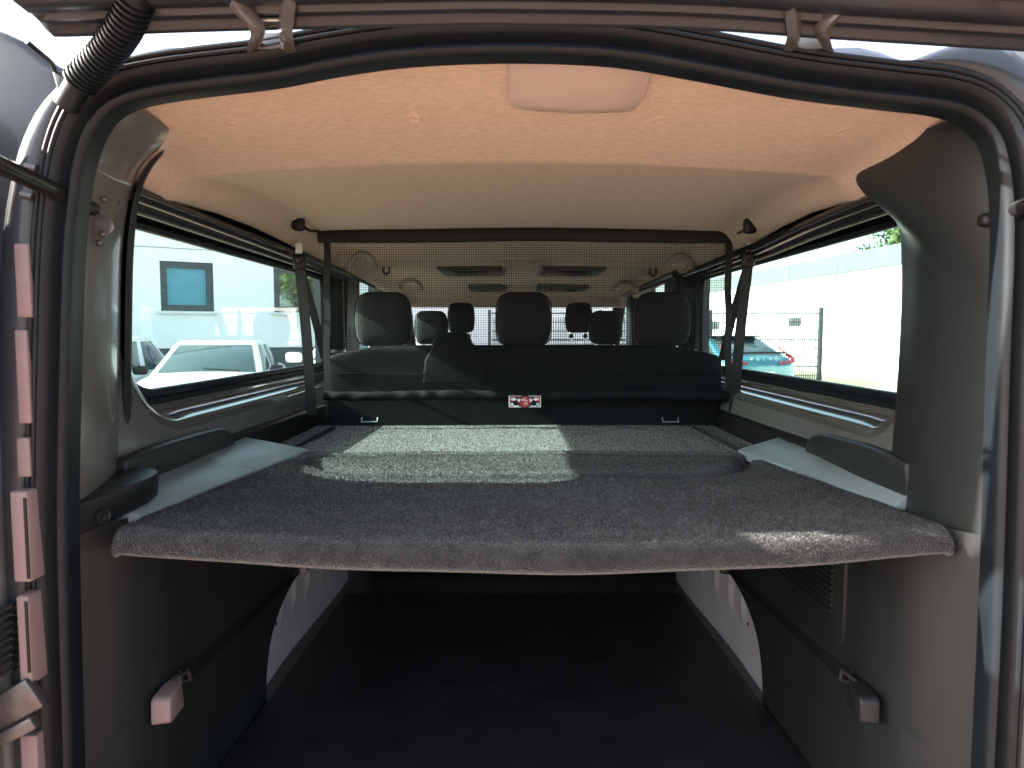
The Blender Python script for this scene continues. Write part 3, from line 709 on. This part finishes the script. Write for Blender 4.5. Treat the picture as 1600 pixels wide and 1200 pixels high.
# ------------------------------------------------------------------ seats
def part(b, name, mat, par, **k):
    bmesh.ops.translate(b.bm, verts=b.bm.verts, vec=-Vector(par.location)); return b.build(name, mat, par, **k)
def subpart(b, name, mat, root, par, **k):
    bmesh.ops.translate(b.bm, verts=b.bm.verts, vec=-Vector(root.location)); return b.build(name, mat, par, **k)
def headrest(par, cx, cy, zb, wd, ht, mat='seat_fabric'):
    def fn(p): 
        k = 1-.10*smoothstep(0, ht/2, p.z)*1.0-.06*smoothstep(0, -ht/2, p.z); return Vector((p.x*k, p.y*(1-.25*smoothstep(0, ht/2, p.z)), p.z))
    b = B(); b.superbox((cx, cy, zb+ht/2), (wd, .115, ht), .42, 36, 22, fn); h = part(b, 'headrest', mat, par, sharp=80)
    # piping seam round the rim
    b = B(); b.tube([Vector((cx+wd/2*.985*math.copysign(abs(math.cos(a))**.42, math.cos(a))*(1-.10*smoothstep(0, 1, math.sin(a))), cy-.035, zb+ht/2+ht/2*.975*math.copysign(abs(math.sin(a))**.42, math.sin(a)))) for a in [2*math.pi*k/48 for k in range(48)]], .0022, 6, closed=True); subpart(b, 'seam', 'leather', par, h)
    for s in (-1, 1):
        b = B(); b.tube([(cx+s*wd*.26, cy, zb+.02), (cx+s*wd*.26, cy, zb-.06)], .006, 10); part(b, 'headrest_post', 'steel', par)
        b = B(); b.lathe([(.013,-.012),(.016,-.006),(.016,.006),(.011,.012)], (cx+s*wd*.26, cy, zb-.022), (0,0,1), 14); part(b, 'post_guide', 'black', par)
bench = empty('bench_seat', (.045, 2.62, 0))
tag(bench, 'black third-row bench seat with three headrests, behind the net', 'bench seat', 'rows of van seats')
b = B(); b.superbox((.045, 2.60, .705), (1.42, .17, .34), .09, 72, 24, lambda p: Vector((p.x, p.y+.10*p.z*0, p.z+.010*math.cos(p.x*13)*(p.z > .08)-.012*(abs(p.x)/.7)**6*(p.z > 0)))); part(b, 'backrest', 'leather', bench, sharp=80)
b = B(); b.superbox((.045, 2.90, .36), (1.38, .60, .22), .25, 40, 16); part(b, 'seat_cushion', 'leather', bench, sharp=80)
b = B(); b.box((.045, 2.86, .14), (1.2, .4, .28)); part(b, 'seat_base', 'black', bench, bev=.02)
pw = [P(x, y, 2.52) for x, y in ((660,600),(664,562),(673,546),(678,529),(687,520),(722,518),(729,522),(735,536),(745,547),(757,553),(762,600))]
b = B(); b.prism([(p.x, p.z) for p in pw], lambda u, v: Vector((u, 2.508, v)), lambda u, v: Vector((u, 2.66, v))); part(b, 'belt_housing', 'leather', bench, bev=.012, seg=4)
for cx in (601, 818, 1033): headrest(bench, (cx-800)/FPX*2.6, 2.6, P(800,541,2.6).z, .205, .198)
for px in (578, 1047):
    c = P(px, 656, 2.505); b = B()
    b.tube([c+Vector((-.028,0,.008)), c+Vector((-.028,-.012,-.006)), c+Vector((.028,-.012,-.006)), c+Vector((.028,0,.008))], .003, 8); part(b, 'release_loop', 'ledge', bench)
b = B(); b.tube([(-.64,2.513,.785),(-.2,2.510,.782),(.3,2.510,.782),(.73,2.513,.785)], .0025, 6); part(b, 'seam', 'leather', bench)

bench2 = empty('bench_seat', (.05, 3.75, 0))
tag(bench2, 'dark second-row bench seat, its two smaller headrests showing beyond the net', 'bench seat', 'rows of van seats')
b = B(); b.superbox((.05, 3.72, .62), (1.36, .18, .44), .18, 48, 18); part(b, 'backrest', 'seat_fabric', bench2, sharp=80)
b = B(); b.superbox((.05, 4.0, .36), (1.34, .58, .22), .25, 30, 14); part(b, 'seat_cushion', 'seat_fabric', bench2, sharp=80)
b = B(); b.box((.05, 4.0, .14), (1.2, .4, .28)); part(b, 'seat_base', 'black', bench2, bev=.02)
for cx in (675, 945): headrest(bench2, (cx-800)/FPX*3.7, 3.7, P(800,538,3.7).z, .172, .175)
for cx, lab in ((721, 'dark front seat left of the middle, its headrest showing against the windscreen'), (904, 'dark front seat right of the middle, its headrest showing against the windscreen')):
    x = (cx-800)/FPX*4.7; st = empty('front_seat', (x, 4.75, 0)); tag(st, lab, 'car seat', 'rows of van seats')
    k = -1 if x < 0 else 1
    b = B(); b.superbox((x+k*.06, 4.75, .57), (.48, .16, .56), .25, 36, 18); part(b, 'backrest', 'seat_fabric', st, sharp=80)
    b = B(); b.superbox((x+k*.06, 5.0, .33), (.48, .5, .18), .25, 30, 14); part(b, 'seat_cushion', 'seat_fabric', st, sharp=80)
    b = B(); b.box((x+k*.06, 4.98, .13), (.4, .4, .26)); part(b, 'seat_base', 'black', st, bev=.02)
    headrest(st, x, 4.72, P(800, 520, 4.72).z, .18, .20)

# ------------------------------------------------------------------ partition net
DN = 2.41
net = empty('cargo_net', (.05, DN, .7)); tag(net, 'black mesh partition net hung from the ceiling behind the bench seat', 'net')
def npt(px, py, d=0): return P(px, py, DN+d)
b = B(); N_ = 40; rows = []
for i in range(N_+1):
    t = i/N_; px = 497+648*t; py = 369+3*math.sin(math.pi*t)*-.5+1.2*math.sin(9*t)
    c = npt(px, py); h = .023
    rows.append([c+Vector((0, -.011*math.cos(a), h*math.sin(a))) for a in [2*math.pi*k/12 for k in range(12)]])
V = b.grid(rows, True); b.cap(V[0][::-1]); b.cap(V[-1]); part(b, 'top_sleeve', 'webbing', net, sharp=60)
# threads
b = B(); x0, x1 = 516, 1134
p_tl, p_tr, p_bl, p_br = npt(x0,379), npt(x1,379), npt(x0,612,.015), npt(x1,612,.015)
def net_pt(u, v): 
    p = p_tl.lerp(p_tr, u).lerp(p_bl.lerp(p_br, u), v); p.y += .006*math.sin(6*u)*math.sin(math.pi*v); return p
NV, NH = 168, 64; r_ = .00058
for i in range(NV+1):
    u = i/NV; rows = []
    for j in range(7):
        p = net_pt(u, j/6); rows.append([p+Vector((-r_,0,0)), p+Vector((0,-r_,0)), p+Vector((r_,0,0)), p+Vector((0,r_,0))])
    b.grid(rows, True)
for j in range(NH+1):
    v = j/NH; rows = []
    for i in range(13):
        p = net_pt(i/12, v); rows.append([p+Vector((0,0,-r_)), p+Vector((0,-r_,0)), p+Vector((0,0,r_)), p+Vector((0,r_,0))])
    b.grid(rows, True)
part(b, 'mesh', 'net', net, smooth=False)
for x in (511, 1138):
    b = B(); w2 = .0115; rows = []
    for j in range(13):
        p = npt(x, 378+236*j/12, .012*j/12)+Vector((.002*math.sin(j*1.3),0,0)); rows.append([p+Vector((-w2,-.002,0)), p+Vector((w2,-.002,0)), p+Vector((w2,.002,0)), p+Vector((-w2,.002,0))])
    b.grid(rows, True); part(b, 'side_hem', 'webbing', net)
b = B(); rows = []
for i in range(121):
    px = 506+630*i/120; c = npt(px, 618+1.2*math.sin(i*.12), .012); h = .017+.0012*math.sin(i*.9); wr = .0035*math.sin(i*.75+2*math.sin(i*.21))
    rows.append([c+Vector((0, -.010*math.cos(a)+wr*math.cos(a), h*math.sin(a)+.002*math.sin(i*1.1)*math.cos(a))) for a in [2*math.pi*k/10 for k in range(10)]])
V = b.grid(rows, True); b.cap(V[0][::-1]); b.cap(V[-1]); part(b, 'bottom_sleeve', 'leather', net, sharp=80)
for kx, ky, ex, ey in ((467,349,499,361),(1171,353,1143,363)):
    k_ = ceil_pt(kx, ky-6, 2.0, 2.6); k_ = P(kx, ky, k_.y)
    b = B(); b.superbox(k_+Vector((0,-.005,0)), (.040,.03,.050), .6, 18, 12); kn = part(b, 'ceiling_hook', 'black', net)
    b = B(); e = npt(ex, ey); b.tube(cr([k_, k_.lerp(e,.5)+Vector((0,0,-.010)), e], 14), .0045, 8); part(b, 'cord', 'black', net)
# warning tag on the lower sleeve
c0 = npt(820, 627.5, -.006); wl, hl = .110, .0405
def rect(b, u0, u1, v0, v1, k): b.box((c0.x+(u0+u1)/2*wl/2, c0.y-.0006*k, c0.z+(v0+v1)/2*hl/2), (abs(u1-u0)*wl/2, .0012, abs(v1-v0)*hl/2))
def disc(b, u, v, ru, rv, k, n=24):
    b.prism([(math.cos(2*math.pi*i/n)*ru, math.sin(2*math.pi*i/n)*rv) for i in range(n)], lambda a, q: Vector((c0.x+u*wl/2+a, c0.y-.0006*k-.0006, c0.z+v*hl/2+q)), lambda a, q: Vector((c0.x+u*wl/2+a, c0.y-.0006*k+.0006, c0.z+v*hl/2+q)))
b = B(); rect(b, -1, 1, -1, 1, 0); lb = part(b, 'warning_tag', 'print_black', net)
b = B()
for s in (-1, 1):
    rect(b, s*.22, s*1, .9, .98, 2); rect(b, s*.22, s*1, -.98, -.9, 2); rect(b, s*.94, s*1, -.9, .9, 2)
    disc(b, s*.70, .42, .0095, .0045, 6); rect(b, s*.72, s*.88, -.85, -.25, 2); rect(b, s*.36, s*.94, -.88, -.62, 2); disc(b, s*.36, .2, .0075, .0065, 2)
subpart(b, 'white_print', 'print_white', net, lb, smooth=False)
b = B()
for s in (-1, 1): rect(b, s*.60, s*.93, .0, .86, 3); 
disc(b, 0, 0, .0170, .0182, 8); subpart(b, 'red_print', 'red', net, lb, smooth=False)
b = B(); 
for s in (-1, 1): disc(b, s*.54, -.25, .0085, .0085, 7)
subpart(b, 'dark_print', 'leather', net, lb, smooth=False)
b = B(); rect(b, -.20, .22, .20, .28, 11); rect(b, -.02, .03, .30, .7, 11); rect(b, -.02, .14, -.12, -.04, 11); rect(b, -.02, .03, -.5, -.13, 11); rect(b, .10, .15, -.5, -.13, 11); rect(b, -.22, -.08, .3, .44, 11); subpart(b, 'white_print', 'print_white', net, lb, smooth=False)

# ------------------------------------------------------------------ cars outside
def make_car(name, loc, rz, label, paint, L=4.4, W=1.72, belt=.92, roof=1.38, hood_z=.84, g0=-1.30, g1=.98, r0=-.78, r1=.22, deck=.95, group='parked white cars', rear_lip=.0):
    root = empty(name, loc, R(rz)); tag(root, label, 'car', group)
    hw = W/2; ys = [-L/2, -L/2+.06, -L/2+.25, g0, -.4, g1, L/2-.7, L/2-.2, L/2-.05, L/2]
    zt = [deck-.22, deck-.06, deck, deck+.01, belt, belt, hood_z+.02, hood_z-.06, hood_z-.16, hood_z-.26]
    ks = [.86, .92, .96, 1, 1, 1, .98, .94, .90, .84]
    b = B(); rows = []
    for y, z, k in zip(ys, zt, ks):
        h = [(0, .22), (.82*hw*k, .22), (.98*hw*k, .34), (hw*k, .55), (.985*hw*k, z-.14), (.93*hw*k, z-.03), (.80*hw*k, z+.005), (.4*hw*k, z+.022), (0, z+.028)]
        ring = [(x, y, zz) for x, zz in h] + [(-x, y, zz) for x, zz in h[-2:0:-1]]
        rows.append([Vector(p) for p in ring])
    V = b.grid(rows, True); b.cap(V[0][::-1]); b.cap(V[-1]); body = b.build('body', paint, root, sharp=50, sub=1)
    gw, rw = hw*.87, hw*.68
    base = [Vector((-gw, g0, belt-.03)), Vector((gw, g0, belt-.03)), Vector((gw, g1, belt-.03)), Vector((-gw, g1, belt-.03))]
    top = [Vector((-rw, r0, roof-.04)), Vector((rw, r0, roof-.04)), Vector((rw, r1, roof-.04)), Vector((-rw, r1, roof-.04))]
    crown = [Vector((p.x*.86, p.y*.0+(r0+r1)/2+(p.y-(r0+r1)/2)*.88, roof)) for p in top]
    b = B(); V = b.grid([base, top, crown], True); b.cap(V[-1]); b.build('cabin', paint, root, bev=.03, seg=3)
    def pane(a, c, d, e, m, name='window'):
        # a,c bottom; d,e top (d above c): inset and stood 8 mm proud
        q = [a, c, d, e]; cen = sum(q, Vector())/4; n = (c-a).cross(d-c).normalized()
        q = [cen+(p-cen)*m+n*.008 for p in q]; b = B(); b.prism([(0,0),(1,0),(1,1),(0,1)], lambda u, v: q[int(u)+0 if v == 0 else (2 if u == 1 else 3)], lambda u, v: (q[int(u)+0 if v == 0 else (2 if u == 1 else 3)]) - n*.02)
        return b.build(name, 'car_glass', root, bev=.002)
    def mixp(i, j, t): return base[i].lerp(base[j], t), top[i].lerp(top[j], t)
    pane(base[2], base[3], top[3], top[2], .88, 'windscreen'); pane(base[0], base[1], top[1], top[0], .86, 'rear_window')
    for i, j, sgn in ((1, 2, 1), (3, 0, -1)):
        for t0, t1 in ((.06,.48),(.53,.96)):
            a, at = mixp(i, j, t0); c, ct = mixp(i, j, t1); pane(a, c, ct, at, .88)
    for s in (-1, 1):
        b = B(); b.superbox((s*(hw+.06), g1-.22, belt+.03), (.20, .09, .13), .5, 16, 10); b.build('mirror', 'black' if 'sedan' in name else paint, root)
        b = B(); b.box((s*hw*.66, L/2-.06, hood_z-.2), (.34, .12, .13)); b.build('headlight', 'car_glass', root, bev=.02)
        for y in (L/2-.82, -L/2+.85):
            wv = empty('wheel', (s*(hw-.10), y, .31)); wv.parent = root
            b = B(); b.lathe([(.20,-.1),(.29,-.1),(.315,-.07),(.315,.07),(.29,.105),(.20,.10)], (0,0,0), (s,0,0), 28); b.build('tyre', 'tyre', wv)
            b = B(); b.lathe([(0,.09),(.06,.085),(.17,.07),(.20,.10),(.205,.06)], (0,0,0), (s,0,0), 28); b.build('rim', 'steel', wv)
        b = B(); b.bar((s*(hw+.004), -.35, .82), (s*(hw+.004), -.55, .82), .02, .03); b.build('door_handle', 'black', root)
    b = B(); b.tube([(-.45,g1+.03,belt+.02),(.05,g1-.06,belt+.055)], .012, 6); b.build('wiper', 'black', root)
    return root
s1 = P(312, 560, 10.2)
make_car('sedan', (s1.x, 10.9, GZ), 192, 'boxy white sedan with black mirrors parked before the white building', 'car_white', roof=1.36)
make_car('parked_car', (-6.25, 10.4, GZ), 186, 'white car cut off by the rear pillar, leftmost beside the boxy sedan', 'car_white', roof=1.42, hood_z=.92, g1=1.25)
s3 = P(560, 560, 9.5)
make_car('parked_car', (s3.x+.12, 10.0, GZ), 186, 'white car with white mirror, partly hidden behind the left seat belt', 'car_white', roof=1.64, hood_z=1.06, belt=1.14, deck=1.14, g1=1.2)

# blue car, seen from behind on the right
blue = make_car('parked_car', (4.45, 16.5, GZ), 18, 'light blue crossover with red tail lamps parked in front of the wire fence', 'car_blue', L=4.44, W=1.87, belt=.96, roof=1.42, hood_z=.96, g0=-2.02, g1=1.0, r0=-1.15, r1=.25, deck=.98, group=None)
b = B(); b.box((0,-1.20,1.405), (1.22,.30,.035)); b.build('roof_spoiler', 'black', blue, bev=.012)
b = B(); b.tube(cr([(-.78,-1.95,1.005),(-.6,-2.14,1.06),(0,-2.20,1.075),(.6,-2.14,1.06),(.78,-1.95,1.005)], 24), .022, 8); b.build('tail_spoiler', 'black', blue)
for s in (-1, 1):
    b = B(); b.tube(cr([(s*.70,-1.76,1.20),(s*.77,-1.98,1.04),(s*.82,-2.12,.93),(s*.70,-2.21,.88),(s*.42,-2.26,.865)], 24), .034, 8, radii=[.022]*8+[.04]*8+[.026]*8); b.build('tail_lamp', 'tail_red', blue)
b = B(); b.box((0,-2.215,.62), (.56,.03,.14)); b.build('number_plate', 'white_tab', blue, bev=.004)
b = B(); b.box((0,-2.19,.40), (1.5,.10,.24)); b.build('rear_bumper', 'black', blue, bev=.03)
for ch, x in zip('VOLVO', (-.30,-.15,0,.15,.30)):
    cu = bpy.data.curves.new('t', 'FONT'); cu.body = ch; cu.size = .085; cu.extrude = .004; cu.align_x = 'CENTER'
    t_ = bpy.data.objects.new('t', cu); col.objects.link(t_); bpy.context.view_layer.update()
    me = bpy.data.meshes.new_from_object(t_.evaluated_get(bpy.context.evaluated_depsgraph_get())); bpy.data.objects.remove(t_)
    me.materials.clear(); me.materials.append(M['white_tab']); o = bpy.data.objects.new('letter', me); col.objects.link(o); o.parent = blue
    o.rotation_euler = (R(84), 0, 0); o.location = (x, -2.252, .915)

# ------------------------------------------------------------------ buildings, fence, trees
# left building: wall runs right and away
W0 = P(250, 520, 13.4); ang = math.atan2(1.0, 1.64)
lbld = empty('building', (W0.x, W0.y, GZ), ang); tag(lbld, 'pale rendered building with dark plinth and square windows, left of the van', 'building', 'buildings round the yard')
holes = []
def to_wall(px, py):
    # intersection of the view ray with the wall, in wall coordinates (along, up)
    d = P(px, py, 1.0)-EYE; t_dir = Vector((math.cos(ang), math.sin(ang), 0)); n_ = Vector((-t_dir.y, t_dir.x, 0))
    k = (Vector((W0.x, W0.y, 0))-Vector((EYE.x, EYE.y, 0))).dot(n_)/d.dot(n_); p = EYE+d*k
    return (p-Vector((W0.x, W0.y, GZ))).dot(t_dir), p.z-GZ
wins = []
for (xa, xb, ya, yb) in ((249,335,407,487),(427,512,417,489)):
    a0, z1 = to_wall(xa, ya); a1, z0 = to_wall(xb, yb); wins.append((a0, a1, z0, z1))
_, zp = to_wall(300, 544); _, zj = to_wall(300, 390)
# wall panels butted round the window openings
segs = []; xs = [-16]+[v for wn in wins for v in wn[:2]]+[13]; zlo = min(wn[2] for wn in wins); 
def wallbox(a0, a1, z0, z1):
    b = B(); b.box(((a0+a1)/2, .15, (z0+z1)/2), (a1-a0, .3, z1-z0)); return b
b = B()
for (a0, a1, z0, z1) in [(-16,13,zp,zlo-.0),( -16,wins[0][0],zlo,zj),(wins[0][1],wins[1][0],zlo,zj),(wins[1][1],13,zlo,zj)]+[(wn[0],wn[1],wn[3],zj) for wn in wins]+[(wn[0],wn[1],zlo,wn[2]) for wn in wins if wn[2] > zlo+.001]:
    b.box(((a0+a1)/2, .15, (z0+z1)/2), (a1-a0, .3, z1-z0))
b.build('wall', 'render_wall', lbld, smooth=False)
wallbox(-16,13,zj+.015,zj+1.1).build('upper_wall', 'render_wall', lbld, smooth=False)
b = B(); b.box((-1.5,.16,zj+.0075), (29,.26,.015)); b.build('wall_joint', 'frame', lbld, smooth=False)
b = B(); b.box((-1.5,.17,zp/2), (29,.28,zp)); b.build('plinth', 'plinth', lbld, smooth=False)
b = B(); b.box((-1.5,5.3,zj+1.2), (29.4,10.6,.2)); b.build('roof', 'fascia', lbld, smooth=False)
b = B(); b.box((-16,5.3,zj/2+.3), (.3,10,zj-.5)); b.box((13,5.3,zj/2+.3), (.3,10,zj-.5)); b.build('end_wall', 'render_wall', lbld, smooth=False)
for i, (a0, a1, z0, z1) in enumerate(wins):
    wn = B(); fw = .12
    wn.box(((a0+a1)/2,.08,z0+fw/2),(a1-a0,.10,fw)); wn.box(((a0+a1)/2,.08,z1-fw/2),(a1-a0,.10,fw)); wn.box((a0+fw/2,.08,(z0+z1)/2),(fw,.10,z1-z0-2*fw)); wn.box((a1-fw/2,.08,(z0+z1)/2),(fw,.10,z1-z0-2*fw))
    wo = wn.build('window', 'frame', lbld, smooth=False)
    b = B(); b.box(((a0+a1)/2,.10,(z0+z1)/2),(a1-a0-2*fw,.02,z1-z0-2*fw)); b.build('pane', 'blue_pane' if i == 0 else 'mirror_pane', wo, smooth=False)
    b = B(); b.box(((a0+a1)/2,-.02,z0-.03),(a1-a0+.12,.1,.04)); b.build('sill', 'white_tab', wo, smooth=False)

# right building, wall parallel to the van
XR = 10.4; rbld = empty('building', (XR, 40, GZ), R(6)); tag(rbld, 'sunlit white hall with pale green parapet panels, right of the van', 'building', 'buildings round the yard')
zb, zt_ = 3.62, 4.28
b = B(); b.box((.2,0,zb/2),(.4,64,zb)); b.build('wall', 'white_wall', rbld, smooth=False)
for k in range(18):
    b = B(); b.box((.12,-32+3.55*k+1.775,(zb+zt_)/2+.01),(.36,3.53,zt_-zb)); b.build('parapet_panel', 'fascia', rbld, bev=.006, smooth=False)
b = B(); b.box((6,0,zb+.3),(11.2,64,.2)); b.build('roof', 'fascia', rbld, smooth=False)
b = B(); b.box((6,-31.8,zb/2),(11.2,.4,zb)); b.build('end_wall', 'white_wall', rbld, smooth=False)
for px, py in ((1242,503),(1119,509)):
    d = P(px, py, 1)-EYE; nb = Vector((math.cos(R(6)), math.sin(R(6)), 0)); k = (Vector((XR,40,EYE.z))-EYE).dot(nb)/d.dot(nb); p = EYE+d*k; lp = Matrix.Rotation(-R(6), 4, 'Z') @ (p-Vector((XR,40,GZ)))
    vt = empty('vent', (-.02, lp.y, lp.z)); vt.parent = rbld
    for q in (-1, 1):
        b = B(); b.box((0,q*.24,0),(.06,.40,.36)); b.build('louvre_panel', 'frame', vt, bev=.01)
# wire fence with its end post
fen = empty('wire_fence', (7.0, 16.3, GZ)); tag(fen, 'green-grey wire mesh fence ending in a tall post before the white hall', 'fence')
px_post = P(1281, 550, 16.0).x
b = B(); b.box((px_post-7.0, -.3, 1.03), (.09,.09,2.06)); b.build('post', 'fence', fen, bev=.006)
for k in range(3):
    b = B(); b.box((px_post-7.0-2.5*(k+1), -.3, 1.0), (.07,.07,2.0)); b.build('post', 'fence', fen, bev=.006)
for k in range(10):
    z = .12+.2*k; b = B(); b.box((px_post-7.0-3.75, -.3, z),(7.4,.018,.018 if k % 3 else .035)); b.build('wire', 'fence', fen, smooth=False)
b = B()
for k in range(148): b.box((px_post-7.05-.05*k, -.292, .93),(.015,.015,1.80))
o = b.build('upright_wires', 'fence', fen, smooth=False); 
# low far building beyond the windscreen
far = empty('building', (0, 46, GZ)); tag(far, 'low pale building far ahead, seen through the windscreen between headrests', 'building', 'buildings round the yard')
b = B(); b.box((0,3,1.6),(44,6,3.2)); b.build('wall', 'white_wall', far, smooth=False)
b = B(); b.box((0,2.9,3.3),(44.5,6.4,.2)); b.build('roof', 'fascia', far, smooth=False)
for k in range(10):
    b = B(); b.box((-18+4*k,-.01,1.7),(1.6,.06,1.3)); b.build('window', 'car_glass', far, smooth=False)

def tree(loc, h, rad, n, label, seed):
    rr = np.random.default_rng(seed); root = empty('tree', loc); tag(root, label, 'tree', 'trees round the yard')
    b = B(); b.tube([(0,0,-.05),(.05,.03,h*.3),(-.03,.05,h*.6),(.05,0,h*.85)], .1, 10, radii=[.17,.13,.10,.04])
    for k in range(9):
        a = rr.random()*6.28; z = h*(.4+.05*k); b.tube([(0,0,z),(math.cos(a)*rad*.4,math.sin(a)*rad*.4,z+.35*rad),(math.cos(a)*rad*.75,math.sin(a)*rad*.75,z+.5*rad)], .04, 6, radii=[.06,.04,.015])
    b.build('trunk', 'bark', root)
    cl = rr.normal(size=(46,3)); cl /= np.linalg.norm(cl,axis=1,keepdims=True); cl *= rad*(.35+.65*rr.random((46,1))); cl[:,2] = cl[:,2]*.8+h*.72
    c = cl[rr.integers(0,46,n)]+rr.normal(size=(n,3))*rad*.13
    d1 = rr.normal(size=(n,3)); d1 /= np.linalg.norm(d1,axis=1,keepdims=True); d2 = np.cross(d1, rr.normal(size=(n,3))); d2 /= np.linalg.norm(d2,axis=1,keepdims=True)
    L = .07+.06*rr.random((n,1)); v = np.stack([c-d1*L, c-d2*L*.5, c+d1*L, c+d2*L*.5],1).reshape(-1,3)
    me = bpy.data.meshes.new('crown'); me.from_pydata(v.tolist(), [], np.arange(n*4).reshape(-1,4).tolist()); me.materials.append(M['leaf'])
    o = bpy.data.objects.new('crown', me); col.objects.link(o); o.parent = root
tp = P(1392, 372, 27.5)
tree((tp.x+3.4, 31, GZ), 7.6, 2.4, 11000, 'leafy tree rising behind the pale green parapet of the white hall', 3)
tree((15.4, -4.6, GZ), 7.5, 3.2, 14000, 'leafy tree mirrored in the right-hand window of the pale building', 5)
